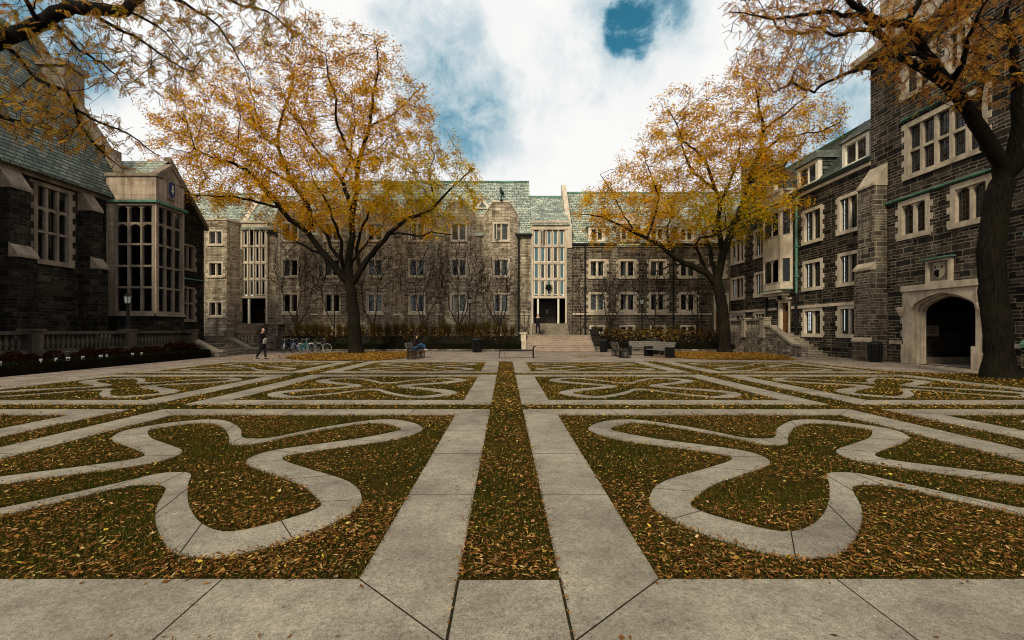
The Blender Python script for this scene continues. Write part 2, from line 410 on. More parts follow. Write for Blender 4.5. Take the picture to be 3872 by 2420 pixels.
def quads_obj(name, V, col, mat, parent=None, nv=4):
    """V (n,nv,3) separate faces, col (n,3) face colours"""
    n = len(V); me = bpy.data.meshes.new(name)
    me.vertices.add(n * nv); me.vertices.foreach_set('co', np.ascontiguousarray(V, dtype=np.float32).ravel())
    me.loops.add(n * nv); me.loops.foreach_set('vertex_index', np.arange(n * nv, dtype=np.int32))
    me.polygons.add(n); me.polygons.foreach_set('loop_start', np.arange(0, n * nv, nv, dtype=np.int32))
    me.polygons.foreach_set('loop_total', np.full(n, nv, dtype=np.int32))
    me.update(calc_edges=True)
    ca = me.color_attributes.new('Col', 'FLOAT_COLOR', 'POINT')
    c4 = np.ones((n, nv, 4), np.float32); c4[:, :, :3] = col[:, None, :]
    ca.data.foreach_set('color', c4.ravel())
    me.materials.append(mat)
    o = bpy.data.objects.new(name, me); COL.objects.link(o); o.parent = parent
    return o
def leaf_quads(c, d, nr, ln, wd):
    """diamond leaves: centres c, long direction d, normal-ish nr"""
    d = d / np.maximum(np.linalg.norm(d, axis=1, keepdims=True), 1e-9)
    s = np.cross(d, nr); s = s / np.maximum(np.linalg.norm(s, axis=1, keepdims=True), 1e-9)
    ln = np.asarray(ln).reshape(-1, 1) / 2; wd = np.asarray(wd).reshape(-1, 1) / 2
    return np.stack([c - d * ln, c + s * wd - d * ln * .1, c + d * ln, c - s * wd - d * ln * .1], 1)
def palette(n, cols, w, jit=.18):
    cols = np.array(cols); i = rng.choice(len(cols), n, p=np.array(w) / sum(w))
    return np.clip(cols[i] * (1 + rng.normal(0, jit, (n, 1))) * (1 + rng.normal(0, .05, (n, 3))), .002, .95)

# ------------------------------------------------------------------ architecture helpers
def wall(mb, fr, a0, a1, b0, b1, ops=(), depth=.3, mi=0):
    A = sorted({a0, a1} | {max(a0, min(a1, x)) for o in ops for x in o[:2]})
    B = sorted({b0, b1} | {max(b0, min(b1, x)) for o in ops for x in o[2:4]})
    for i in range(len(A) - 1):
        for j in range(len(B) - 1):
            ca, cb = (A[i] + A[i + 1]) / 2, (B[j] + B[j + 1]) / 2
            if any(o[0] < ca < o[1] and o[2] < cb < o[3] for o in ops): continue
            mb.poly([fr.p(A[i], B[j]), fr.p(A[i + 1], B[j]), fr.p(A[i + 1], B[j + 1]), fr.p(A[i], B[j + 1])], mi)
    for o in ops:
        x0, x1, y0, y1 = o[:4]
        mb.poly([fr.p(x0, y0, 0), fr.p(x0, y0, -depth), fr.p(x0, y1, -depth), fr.p(x0, y1, 0)][::-1], mi)
        mb.poly([fr.p(x1, y0, 0), fr.p(x1, y0, -depth), fr.p(x1, y1, -depth), fr.p(x1, y1, 0)], mi)
        mb.poly([fr.p(x0, y0, 0), fr.p(x1, y0, 0), fr.p(x1, y0, -depth), fr.p(x0, y0, -depth)], mi)
        mb.poly([fr.p(x0, y1, 0), fr.p(x1, y1, 0), fr.p(x1, y1, -depth), fr.p(x0, y1, -depth)][::-1], mi)

def window(par, fr, a0, a1, b0, b1, lights=2, trans=(), fw=.15, quoin=True, mull=.1, depth=.24, lat=None, curtain=None,
           arched=False, trim=None, casement=None, opened=None, sill=True, cw=.05, glass=None, name='window', tm=.07, cloth=None):
    trim = trim or M['trim']; casement = casement or M['cream']; glass = glass or M['glass']
    mb = MB()
    # ring of stone lining the opening, a little proud of the wall
    mb.fbox(fr, a0, a0 + fw, b0, b1, -depth, .03); mb.fbox(fr, a1 - fw, a1, b0, b1, -depth, .03)
    mb.fbox(fr, a0 + fw, a1 - fw, b1 - fw, b1, -depth, .03); mb.fbox(fr, a0 + fw, a1 - fw, b0, b0 + fw * .7, -depth, .03)
    if sill: mb.fbox(fr, a0 - .05, a1 + .05, b0 - .09, b0 - .002, -.02, .09)
    if quoin:
        h = b0 + .02; k = 0
        while h < b1 - .12:
            hh = min(.3, b1 - h)
            if k % 2 == 0:
                mb.fbox(fr, a0 - .17, a0 - .002, h, h + hh - .006, -.01, .022); mb.fbox(fr, a1 + .002, a1 + .17, h, h + hh - .006, -.01, .022)
            h += .3; k += 1
    ia0, ia1, ib0, ib1 = a0 + fw, a1 - fw, b0 + fw * .7, b1 - fw
    lw = (ia1 - ia0 - mull * (lights - 1)) / lights
    cells = []
    rows = [ib0] + sum([[t - tm / 2, t + tm / 2] for t in trans], []) + [ib1]
    for i in range(lights):
        x0 = ia0 + i * (lw + mull)
        if i: mb.fbox(fr, x0 - mull, x0, ib0, ib1, -depth + .02, -.04)
        for r in range(0, len(rows), 2): cells.append((x0, x0 + lw, rows[r], rows[r + 1], i, r // 2))
    for t in trans: mb.fbox(fr, ia0, ia1, t - tm / 2, t + tm / 2, -depth + .03, -.05)
    if arched:
        for (x0, x1, y0, y1, i, r) in cells:
            if arched == 'all' or r in arched:
                pts = []
                for q in range(9):
                    w = q / 8 * 2 - 1; pts.append(((x0 + x1) / 2 + w * (x1 - x0) / 2, y1 - .26 * lw * abs(w) ** 2.6 - .015))
                mb.fprism(fr, pts + [(x1, y1), (x0, y1)], -depth + .03, -.06)
    w = mb.build(name, trim, par)
    cb, pb, ct = MB(), MB(), MB()
    for (x0, x1, y0, y1, i, r) in cells:
        o = opened and (i, r) in opened
        for q in ((x0, x0 + cw, y0, y1), (x1 - cw, x1, y0, y1), (x0 + cw, x1 - cw, y0, y0 + cw), (x0 + cw, x1 - cw, y1 - cw, y1)):
            if not o: cb.fbox(fr, *q, -depth + .05, -depth + .09)
        if o:   # leaf swung outward about its left edge
            f2 = Fr(fr.p(x0, 0, -.03), (fr.u * .45 + fr.n * .9)); ww = x1 - x0
            for q in ((0, cw, y0, y1), (ww - cw, ww, y0, y1), (cw, ww - cw, y0, y0 + cw), (cw, ww - cw, y1 - cw, y1)):
                cb.fbox(f2, *q, -.02, .02)
            pb.poly([f2.p(cw, y0 + cw), f2.p(ww - cw, y0 + cw), f2.p(ww - cw, y1 - cw), f2.p(cw, y1 - cw)])
        else:
            pb.poly([fr.p(x0 + cw, y0 + cw, -depth + .065), fr.p(x1 - cw, y0 + cw, -depth + .065), fr.p(x1 - cw, y1 - cw, -depth + .065), fr.p(x0 + cw, y1 - cw, -depth + .065)])
        if lat:
            k = max(1, round((x1 - x0) / lat)); kk = max(1, round((y1 - y0) / (lat * 1.35)))
            for q in range(1, k): xx = x0 + (x1 - x0) * q / k; cb.fbox(fr, xx - .011, xx + .011, y0 + cw, y1 - cw, -depth + .06, -depth + .078, 1)
            for q in range(1, kk): yy = y0 + (y1 - y0) * q / kk; cb.fbox(fr, x0 + cw, x1 - cw, yy - .011, yy + .011, -depth + .06, -depth + .08, 1)
        if curtain and curtain[(i + r * 3) % len(curtain)]:
            c = curtain[(i + r * 3) % len(curtain)]
            spans = {'f': [(0, 1)], 'l': [(0, .45)], 'r': [(.55, 1)], 'b': [(0, .28), (.72, 1)]}[c]
            for s0, s1 in spans:
                xa, xb = x0 + (x1 - x0) * s0, x0 + (x1 - x0) * s1; n = max(4, int((xb - xa) / .045))
                for q in range(n):
                    xq, xr = xa + (xb - xa) * q / n, xa + (xb - xa) * (q + 1) / n
                    dq, dr = -depth - .05 - .03 * (q % 2), -depth - .05 - .03 * ((q + 1) % 2)
                    ct.poly([fr.p(xq, y0, dq), fr.p(xr, y0, dr), fr.p(xr, y1, dr), fr.p(xq, y1, dq)])
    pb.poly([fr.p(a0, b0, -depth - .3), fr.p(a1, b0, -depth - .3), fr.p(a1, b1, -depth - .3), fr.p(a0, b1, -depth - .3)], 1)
    cb.build('casement', [casement, M['lead']], w)
    pb.build('pane', [glass, M['room']], w)
    if ct.f: ct.build('curtain', cloth or random.choice([M['curtain'], M['curtain'], M['curtain_green']]), w)
    return w

def balustrade(par, fr, a0, a1, b0, h, peds, mat, step=.24):
    """stone balustrade along a, rail height h above b0"""
    mb = MB()
    mb.fbox(fr, a0, a1, b0, b0 + .12, -.16, .16); mb.build('plinth', mat, par)
    mb = MB(); mb.fbox(fr, a0, a1, b0 + h - .13, b0 + h, -.19, .19); mb.build('rail', mat, par)
    prof = [(.05, 0), (.085, .02), (.06, .06), (.085, .16), (.1, .24), (.085, .33), (.05, .45), (.045, .52), (.07, .56), (.07, .6)]
    k = (h - .25) / .6
    prof = [(r, z * k) for r, z in prof]
    n = int((a1 - a0) / step)
    for i in range(n):
        a = a0 + (i + .5) * step
        if any(abs(a - q) < .34 for q in peds): continue
        mb = MB(); mb.lathe(prof, fr.p(a, b0 + .12, 0), 10); mb.build('baluster', mat, par, True)
    for q in peds:
        mb = MB(); mb.fbox(fr, q - .26, q + .26, b0 - .3, b0 + h - .003, -.26, .26)
        mb.fbox(fr, q - .31, q + .31, b0 + h, b0 + h + .1, -.31, .31); mb.fbox(fr, q - .31, q + .31, b0 - .35, b0 - .12, -.31, .31)
        mb.build('pedestal', mat, par)

def steps_mb(x0, x1, y0, z0, n, rise, run, ax='y', sgn=1, mb=None):
    mb = mb or MB()
    for i in range(n):
        a, b = sorted((y0 + sgn * run * i, y0 + sgn * run * n))
        if ax == 'y': mb.box(x0, x1, a, b + .01, z0 + rise * i - (0 if i == 0 else .002), z0 + rise * (i + 1) - .05); mb.box(x0 - .01, x1 + .01, a - .025, b + .012, z0 + rise * (i + 1) - .049, z0 + rise * (i + 1))
        else: mb.box(a, b, x0, x1, z0 + rise * i - (0 if i == 0 else .002), z0 + rise * (i + 1) - .05); mb.box(a - .012, b + .025, x0 - .01, x1 + .01, z0 + rise * (i + 1) - .049, z0 + rise * (i + 1))
    return mb
# ------------------------------------------------------------------ ground, lawn, paving pattern
def sheet(name, pts, z, mat, kind='structure', sub=None):
    mb = MB(); mb.poly([(x, y, z) for x, y in pts]); o = mb.build(name, mat); o['kind'] = kind; return o
sheet('ground', [(-900, -900), (900, -900), (900, 900), (-900, 900)], -.05, M['soil'])
sheet('pavement', [(-17.6, 1.0), (26, 1.0), (26, 37.2), (-23.5, 37.2), (-23.5, 30), (-17.6, 30)], -.012, M['paver'])
LAWN = [(-14.75, -4), (22, -4), (22, 17.2), (18.1, 18.2), (16.2, 18.6), (15.1, 19.4), (14.75, 24.6), (14.5, 25.15), (-14.0, 25.15), (-14.3, 24.5)]
sheet('lawn', LAWN, 0.0, M['lawn'])
ISL_L = [G(*p) for p in ((1076, 1354), (1092, 1347), (1128, 1341), (1180, 1338), (1260, 1333), (1420, 1331.5), (1560, 1331), (1612, 1331), (1590, 1338), (1540, 1352), (1500, 1358), (1430, 1363), (1300, 1364), (1180, 1363.5), (1110, 1360))][::-1]
ISL_R = [G(*p) for p in ((2545, 1331), (2750, 1331), (2868, 1334), (2935, 1340), (2995, 1353), (3008, 1360), (2900, 1361), (2700, 1360), (2600, 1356), (2540, 1350), (2520, 1341))][::-1]
isl = [[(p.x, p.y) for p in I] for I in (ISL_L, ISL_R)]
for I in isl: sheet('lawn', I, .004, M['leafbed'])

WS = .65
COLS = [(-7.03, -.31), (.358, 7.07), (-14.42, -7.7), (7.74, 14.46)]
ROWS = [(2.56, 10.05), (10.72, 17.74), (18.46, 25.1)]
TOP = .014
def quarter():
    out = [(0, 1.06), (.24, 1.16), (.57, 1.74), (.97, 2.24), (1.36, 2.58), (1.75, 2.6), (2.14, 2.26), (2.36, 1.76), (2.28, 1.34), (2.0, .93), (1.44, .52), (1.02, .2), (.9, 0)]
    inn = [(0, .66), (.2, .74), (.42, 1.12), (.8, 1.68), (1.2, 2.12), (1.55, 2.28), (1.9, 2.0), (2.05, 1.74), (1.93, 1.5), (1.57, 1.08), (1.04, .68), (.62, .34), (.5, 0)]
    return out, inn
def closed_curve(q):
    pts = [(x, y) for x, y in q] + [(x, -y) for x, y in q[::-1]][1:] + [(-x, -y) for x, y in q][1:] + [(-x, y) for x, y in q[::-1]][1:-1]
    P_ = np.array(pts); n = len(P_); res = []
    for i in range(n):
        p0, p1, p2, p3 = P_[i - 1], P_[i], P_[(i + 1) % n], P_[(i + 2) % n]
        for t in (0, .2, .4, .6, .8):
            res.append(.5 * ((2 * p1) + (p2 - p0) * t + (2 * p0 - 5 * p1 + 4 * p2 - p3) * t * t + (3 * p1 - p0 - 3 * p2 + p3) * t ** 3))
    return np.array(res)
qo, qi = quarter(); CO, CI = closed_curve(qo), closed_curve(qi)
PANELS = []
def path_joint(mb, p, q, w=.008, z=TOP + .002):
    p, q = np.array(p), np.array(q); d = nrm(q - p); s = np.array([-d[1], d[0]]) * w / 2
    mb.poly([(*(p - s), z), (*(q - s), z), (*(q + s), z), (*(p + s), z)], 1)
for ri, (y0, y1) in enumerate(ROWS):
    for ci, (x0, x1) in enumerate(COLS):
        inner = sorted((abs(x0), abs(x1)))
        # frame of concrete strips
        mb = MB()
        o = [(x0, y0), (x1, y0), (x1, y1), (x0, y1)]; i_ = [(x0 + WS, y0 + WS), (x1 - WS, y0 + WS), (x1 - WS, y1 - WS), (x0 + WS, y1 - WS)]
        for k in range(4):
            j = (k + 1) % 4
            mb.poly([(*o[k], TOP), (*o[j], TOP), (*i_[j], TOP), (*i_[k], TOP)])
            mb.poly([(*o[j], TOP), (*o[k], TOP), (*o[k], -.01), (*o[j], -.01)]); mb.poly([(*i_[k], TOP), (*i_[j], TOP), (*i_[j], -.01), (*i_[k], -.01)])
            path_joint(mb, o[k], i_[k], .01 if ri == 0 else .008)
        for yy in (y0 + 2.28, y0 + (y1 - y0) / 2 + .15, y1 - 2.1):
            path_joint(mb, (x0, yy), (x0 + WS, yy)); path_joint(mb, (x1 - WS, yy), (x1, yy))
        for t in (.27, .52, .77):
            xx = x0 + (x1 - x0) * t
            path_joint(mb, (xx, y0), (xx, y0 + WS)); path_joint(mb, (xx, y1 - WS), (xx, y1))
        mb.build('path', [M['concrete'], M['joint']])['kind'] = 'structure'
        # looping four-lobed path
        cx, cy, sy = (x0 + x1) / 2 + ((.14 if x0 > 0 else -.1) if ri == 0 and abs(x0) < 8 else 0), (y0 + y1) / 2, (y1 - y0) / 7.49
        sx = 1 if cx > 0 else -1
        wob = 1 + .04 * math.sin(ri * 3 + ci * 2.1)
        lo = 1.06 if ri == 0 else 1.0     # the nearest loops are a little fuller towards the viewer
        co = CO * np.where(CO[:, 1:] < 0, [[sx * wob, sy * lo]], [[sx * wob, sy]]) * [1.02, 1] + [cx, cy]; cc = CI * np.where(CI[:, 1:] < 0, [[sx * wob, sy * (1.02 if ri == 0 else 1)]], [[sx * wob, sy]]) + [cx, cy]
        if sx < 0: co, cc = co[::-1], cc[::-1]
        mb = MB(); n = len(co)
        for k in range(n):
            j = (k + 1) % n
            a, b, c, d = co[k], co[j], cc[j], cc[k]
            mb.poly([(*d, TOP - .004), (*c, TOP - .004), (*b, TOP - .004), (*a, TOP - .004)])
            mb.poly([(*a, TOP - .004), (*b, TOP - .004), (*b, -.01), (*a, -.01)]); mb.poly([(*c, TOP - .004), (*d, TOP - .004), (*d, -.01), (*c, -.01)])
        for k in range(0, n, 9): path_joint(mb, co[k], cc[k], .008, TOP - .002)
        mb.build('path', [M['concrete'], M['joint']])['kind'] = 'structure'
        PANELS.append((x0, x1, y0, y1, co, cc))
mb = MB(); mb.box(-.308, .356, 2.0, 3.2, -.01, TOP - .002); mb.build('path', [M['concrete'], M['joint']])['kind'] = 'structure'
mb = MB()
for xx in (-.309, .357): path_joint(mb, (xx, 2.3), (xx, 3.22), .017, TOP + .001)
mb.m = [0] * len(mb.f); mb.build('path', [M['joint']])['kind'] = 'structure'
mb = MB(); mb.box(-15, 15, -.5, 1.9, -.01, TOP - .001); mb.build('path', [M['concrete'], M['joint']])['kind'] = 'structure'

def in_poly(x, y, poly):
    inside = np.zeros(len(x), bool); n = len(poly); j = n - 1
    for i in range(n):
        xi, yi = poly[i]; xj, yj = poly[j]
        c = ((yi > y) != (yj > y)) & (x < (xj - xi) * (y - yi) / ((yj - yi) or 1e-9) + xi)
        inside ^= c; j = i
    return inside
def on_concrete(x, y, grow=0.0):
    r = (np.abs(x - .024) < .334) & (y < 3.21)
    for x0, x1, y0, y1, co, cc in PANELS:
        a = (x > x0 - grow) & (x < x1 + grow) & (y > y0 - grow) & (y < y1 + grow)
        b = (x > x0 + WS + grow) & (x < x1 - WS - grow) & (y > y0 + WS + grow) & (y < y1 - WS - grow)
        r |= a & ~b
        if b.any():
            idx = np.where(b)[0]
            r[idx] |= in_poly(x[idx], y[idx], co) & ~in_poly(x[idx], y[idx], cc)
    return r
def clump(x, y, s=1.0, seed=0):
    k = seed * 1.7
    return (np.sin(x * 1.9 * s + 1.3 * np.sin(y * 1.1 * s + k) + k) + np.sin(y * 2.3 * s + 1.7 * np.sin(x * 1.4 * s) + 2 * k) + np.sin((x + y) * 4.1 * s + k) * .6) / 2.6
LEAFCOL = [(.17, .07, .018), (.25, .12, .03), (.36, .22, .05), (.07, .03, .01), (.28, .145, .055), (.46, .32, .14), (.135, .053, .014), (.4, .32, .035)]
LEAFW = [5, 3.5, 1.5, 5, 3, 1.1, 5, .5]
def scatter(n, xr, yr, keep):
    x = rng.uniform(*xr, n); y = rng.uniform(*yr, n)
    k = keep(x, y); return x[k], y[k]
def litter(name, x, y, z0, zr, lmin, lmax, cols=LEAFCOL, w=LEAFW, tilt=.45, label=None):
    n = len(x); c = np.stack([x, y, z0 + rng.uniform(0, zr, n)], 1)
    a = rng.uniform(0, 2 * np.pi, n); d = np.stack([np.cos(a), np.sin(a), rng.normal(0, tilt * .5, n)], 1)
    nr = np.stack([rng.normal(0, tilt, n), rng.normal(0, tilt, n), np.ones(n)], 1)
    ln = rng.uniform(lmin, lmax, n)
    big = rng.random(n) < .05
    wd = np.where(big, ln * .75, ln * rng.uniform(.2, .36, n))
    o = quads_obj(name, leaf_quads(c, d, nr, ln, wd), palette(n, cols, w), M['litter'])
    o['kind'] = 'stuff'; return o
allx, ally, tag_ = [], [], []
# dense near leaves, then the far lawn
fov = lambda x, y: np.abs(x) < y * 1.15 + .6
x, y = scatter(90000, (-6.5, 6.5), (2.6, 4.6), lambda x, y: fov(x, y) & (rng.random(len(x)) < .42 + .3 * clump(x, y, 1.0)))
k = ~on_concrete(x, y, -.01); litter('fallen_leaves', x[k], y[k], .004, .05, .022, .05)
x, y = scatter(400000, (-14, 14), (2.6, 9.5), lambda x, y: fov(x, y) & (rng.random(len(x)) < .34 + .3 * clump(x, y, 1.1)))
k = ~on_concrete(x, y, -.01); litter('fallen_leaves', x[k], y[k], .008, .055, .022, .054)
x, y = scatter(300000, (-15, 19), (9.3, 25.1), lambda x, y: fov(x, y) & in_poly(x, y, LAWN) & (rng.random(len(x)) < .36 + .3 * clump(x, y, .7, 1)))
k = ~on_concrete(x, y, -.01); litter('fallen_leaves', x[k], y[k], .008, .05, .035, .08, [(.26, .13, .028), (.38, .22, .045), (.5, .34, .075), (.12, .055, .014), (.42, .27, .1), (.2, .09, .02)], [5, 4, 2, 3, 2, 4])
ORANGE = [(.27, .13, .022), (.34, .19, .036), (.2, .088, .017), (.38, .25, .05), (.12, .056, .014)]
for I in isl:
    xs = [p[0] for p in I]; ys = [p[1] for p in I]
    x, y = scatter(46000, (min(xs) - 1.2, max(xs) + 1.2), (min(ys) - .9, max(ys) + .3), lambda x, y: np.where(in_poly(x, y, I), rng.random(len(x)) < .52 + .4 * clump(x, y, .8, 9), rng.random(len(x)) < .05 + .1 * clump(x, y, .9, 4)))
    litter('fallen_leaves', x, y, .012, .04, .07, .14, ORANGE, [4, 3, 3, 2, 2])
# thin drift of leaves over paving and paths
x, y = scatter(2600, (-17.4, 20), (25.3, 36.6), lambda x, y: (clump(x, y, .5, 3) > .1) | (rng.random(len(x)) < .25))
litter('fallen_leaves', x, y, -.004, .01, .06, .13, ORANGE, [4, 3, 3, 2, 2], .2)
x, y = scatter(5000, (4.2, 13), (27.2, 33.5), lambda x, y: (clump(x, y, .6, 5) > .15))
litter('fallen_leaves', x, y, -.004, .012, .06, .13, ORANGE, [4, 3, 3, 2, 2], .2)
x, y = scatter(1500, (-17.5, -14.8), (13, 30), lambda x, y: clump(x, y, .8, 7) > -.1)
litter('fallen_leaves', x, y, -.004, .01, .05, .11, LEAFCOL, LEAFW, .2)
x, y = scatter(1400, (14.8, 20), (18, 26), lambda x, y: clump(x, y, .8, 7) > -.1)
litter('fallen_leaves', x, y, -.004, .01, .05, .11, LEAFCOL, LEAFW, .2)
x, y = scatter(2600, (-14, 14), (2.4, 25), lambda x, y: fov(x, y) & (rng.random(len(x)) < .25 + .6 * clump(x, y, 1.3, 6))); k = on_concrete(x, y)
litter('fallen_leaves', x[k], y[k], TOP + .004, .006, .03, .07, LEAFCOL, LEAFW, .2)
# turf blades standing between the paths
def blades(n, xr, yr, hmin, hmax, w):
    x, y = scatter(n, xr, yr, lambda x, y: fov(x, y)); k = ~on_concrete(x, y, -.012); x, y = x[k], y[k]; n = len(x)
    h = rng.uniform(hmin, hmax, n) * (.75 + .4 * clump(x, y, 1.4, 2)); a = rng.uniform(0, 2 * np.pi, n)
    ln = h * rng.uniform(.2, 1.0, n); s = np.stack([-np.sin(a), np.cos(a)], 1) * (w / 2)
    V = np.zeros((n, 3, 3)); V[:, 0, 0] = x - s[:, 0]; V[:, 0, 1] = y - s[:, 1]; V[:, 1, 0] = x + s[:, 0]; V[:, 1, 1] = y + s[:, 1]
    V[:, 2, 0] = x + np.cos(a) * ln; V[:, 2, 1] = y + np.sin(a) * ln; V[:, 2, 2] = h; V[:, :2, 2] = -.002
    col = palette(n, [(.055, .057, .009), (.085, .082, .013), (.028, .034, .005), (.14, .11, .024), (.1, .065, .016)], [4, 4, 4, 2, 1.5])
    o = quads_obj('grass', V, col, M['blade'], nv=3); o['kind'] = 'stuff'
blades(70000, (-6.5, 6.5), (2.6, 4.8), .025, .06, .006)
blades(190000, (-10.5, 10.5), (2.6, 8.5), .03, .065, .008)
blades(90000, (-14.5, 15), (8.3, 25.1), .03, .07, .02)
x, y = scatter(60000, (-9, 9), (2.5, 11), lambda x, y: fov(x, y)); k = on_concrete(x, y) & ~on_concrete(x, y, -.07) & (rng.random(len(x)) < .22 + .35 * clump(x, y, 1.5, 8))
litter('fallen_leaves', x[k], y[k], TOP + .003, .012, .025, .06, LEAFCOL, LEAFW, .3)
# ------------------------------------------------------------------ back range: pale residence with battlemented bays
YB = 43.0
FB = Fr((0, YB, 0), (1, 0, 0))
kx = lambda px: (px - VX) * YB / F
CUR = [None, 'f', 'b', 'l', 'f', None, 'r', 'b', None, 'f', 'l']
def curt():
    return [random.choice(CUR) for _ in range(6)]

res = thing('residence_building', 'pale stone residence with battlemented bays and steep slate roof behind the bare shrubs', 'building', (-9, YB, 0))
def child(o, par):   # geometry is in world coordinates: undo the parent's offset
    o.parent = par; o.matrix_parent_inverse = par.matrix_world.inverted() if False else o.matrix_parent_inverse
    return o
res.location = (0, 0, 0)
mbw, cop = MB(), MB()
bay_px = (1109, 1265.5, 1424, 1581, 1737, 1895)
X0, X1 = -19.75, 1.05
ZT, ZB = 11.55, 12.65
bays = [kx(p) for p in bay_px]
DB = .62
openings = []
prev = X0
for bx_ in bays:
    fa, fb = bx_ - .78, bx_ + .78
    ca, cb = fa - .75, fb + .75
    wall(mbw, FB, prev, ca, 0, ZT)
    cop.fbox(FB, prev, ca, ZT, ZT + .14, -.3, .06)
    # canted sides with raked tops
    f1 = Fr((ca, YB, 0), (.75, -DB, 0)); ln = math.hypot(.75, DB)
    f2 = Fr((fb, YB - DB, 0), (.75, DB, 0))
    for f, za, zb in ((f1, ZT, ZB - .1), (f2, ZB - .1, ZT)):
        mbw.poly([f.p(0, 0), f.p(ln, 0), f.p(ln, zb), f.p(0, za)])
        mbw.poly([f.p(ln, 8, -.3), f.p(0, 8, -.3), f.p(0, za, -.3), f.p(ln, zb, -.3)])
        cop.hexa([f.p(0, za, .06), f.p(ln, zb, .06), f.p(ln, zb, -.3), f.p(0, za, -.3), f.p(0, za + .14, .06), f.p(ln, zb + .14, .06), f.p(ln, zb + .14, -.3), f.p(0, za + .14, -.3)])
    ff = Fr((fa, YB - DB, 0), (1, 0, 0)); wd = fb - fa
    rows = [(3.1, 4.82), (6.22, 7.82), (9.32, 10.95)]
    ops = [(.04, wd - .04, a, b) for a, b in rows]
    if bx_ > -2: ops.append((.3, wd - .3, 1.15, 1.9))
    wall(mbw, ff, 0, wd, 0, ZB, ops)
    mbw.poly([ff.p(wd, 8, -.3), ff.p(0, 8, -.3), ff.p(0, ZB, -.3), ff.p(wd, ZB, -.3)])
    cop.fbox(ff, -.02, wd + .02, ZB, ZB + .16, -.32, .07)
    openings.append((ff, ops)); prev = cb
wall(mbw, FB, prev, X1, 0, ZT)
cop.fbox(FB, prev, X1, ZT, ZT + .14, -.3, .06)
mbw.poly([(X0, YB, 0), (X0, YB + 4, 0), (X0, YB + 4, ZT), (X0, YB, ZT)][::-1])
# plain strip below the eaves at the right-hand end, set back a little
wall(mbw, Fr((0, YB + .05, 0), (1, 0, 0)), X1, 2.25, 0, 10.05)
mbw.poly([(X1, YB, 0), (X1, YB + .8, 0), (X1, YB + .8, ZT), (X1, YB, ZT)])
wall(mbw, Fr((0, YB + .05, 0), (1, 0, 0)), -20.85, X0, 0, 10.6)
mbw.poly([(2.25, YB + .05, 0), (2.25, 52, 0), (2.25, 52, 10), (2.25, YB + 4.8, 15.8), (2.25, YB + .05, 10.05)])
mbw.build('wall', M['stone_pale'], res)
cop.build('coping', M['trim'], res)
for k, (ff, ops) in enumerate(openings):
    for j, o in enumerate(ops):
        window(res, ff, *o, lights=2, fw=.13, quoin=False, mull=.1, curtain=curt() if j < 3 else None,
               opened={(0, 0)} if (j == 2 and k in (3, 5)) or (j == 0 and k == 4) else None)
mb = MB()
mb.fbox(FB, X0, X1, 2.93, 3.03, -.05, .05)
for bx_ in bays:
    ff = Fr((bx_ - .78, YB - DB, 0), (1, 0, 0)); mb.fbox(ff, -.03, 1.59, 2.9, 3.008, -.05, .05)
mb.fbox(FB, X1 + .01, 2.25, 2.93, 3.03, -.1, .02)
mb.build('string_course', M['trim'], res)
def roof(par, x0, x1, ye, ze, yr, zr, mat=None, back=True, over=.25, name='roof', ridge=True):
    s = (zr - ze) / (yr - ye); mb = MB()
    ye2, ze2 = ye - over, ze - over * s
    for q0, q1 in (((x0, ye2, ze2), (x1, yr, zr)),):
        mb.poly([(x0, ye2, ze2), (x1, ye2, ze2), (x1, yr, zr), (x0, yr, zr)])
        mb.poly([(x0, ye2, ze2 - .12), (x0, yr, zr - .12), (x1, yr, zr - .12), (x1, ye2, ze2 - .12)])
        mb.poly([(x0, ye2, ze2 - .12), (x1, ye2, ze2 - .12), (x1, ye2, ze2), (x0, ye2, ze2)])
        for xx in (x0, x1): mb.poly([(xx, ye2, ze2 - .12), (xx, ye2, ze2), (xx, yr, zr), (xx, yr, zr - .12)])
    if back:
        yb = yr + (yr - ye); mb.poly([(x1, yb, ze), (x0, yb, ze), (x0, yr, zr), (x1, yr, zr)])
    r = mb.build(name, mat or M['slate'], par)
    if ridge:
        m2 = MB(); m2.fprism(Fr((0, 0, 0), (0, 1, 0)), [(yr - .14, zr - .1), (yr + .14, zr - .1), (yr + .05, zr + .09), (yr - .05, zr + .09)], x0, x1)
        m2.build('ridge', M['copper'], r)
    return r
roof(res, X0 - .1, 2.3, YB + .1, 10.3, 47.7, 16.05)
# triangular roof dormer
def tri_dormer(px, z0):
    s = (16.05 - 10.3) / 4.6; x = (px - VX) * 45 / F
    y = YB + .1 + (z0 - 10.3) / s; h = .95; hw = .8
    fr = Fr((x, y - .1, 0), (1, 0, 0)); mb = MB()
    yb = y + h / s + .1
    mb.poly([(x - hw, y - .1, z0), (x, y - .1, z0 + h), (x, yb, z0 + h)]); mb.poly([(x + hw, y - .1, z0), (x, yb, z0 + h), (x, y - .1, z0 + h)])
    o = mb.build('dormer', M['copper'], res)
    mb = MB()
    for sg in (-1, 1):
        q = [(sg * hw, z0), (sg * (hw - .3), z0), (0, z0 + h - .36), (0, z0 + h)]
        mb.fprism(fr, q if sg < 0 else q[::-1], -.05, .06)
    mb.fbox(fr, -.5, .5, z0, z0 + .1, -.05, .05)
    mb.build('frame', M['cream'], o)
    mb = MB(); mb.poly([fr.p(-.5, z0 + .1, 0), fr.p(.5, z0 + .1, 0), fr.p(0, z0 + h - .34, 0)]); mb.build('pane', M['glass_blue'], o)
tri_dormer(1824, 12.75); tri_dormer(1500, 12.75); tri_dormer(1345, 12.75)
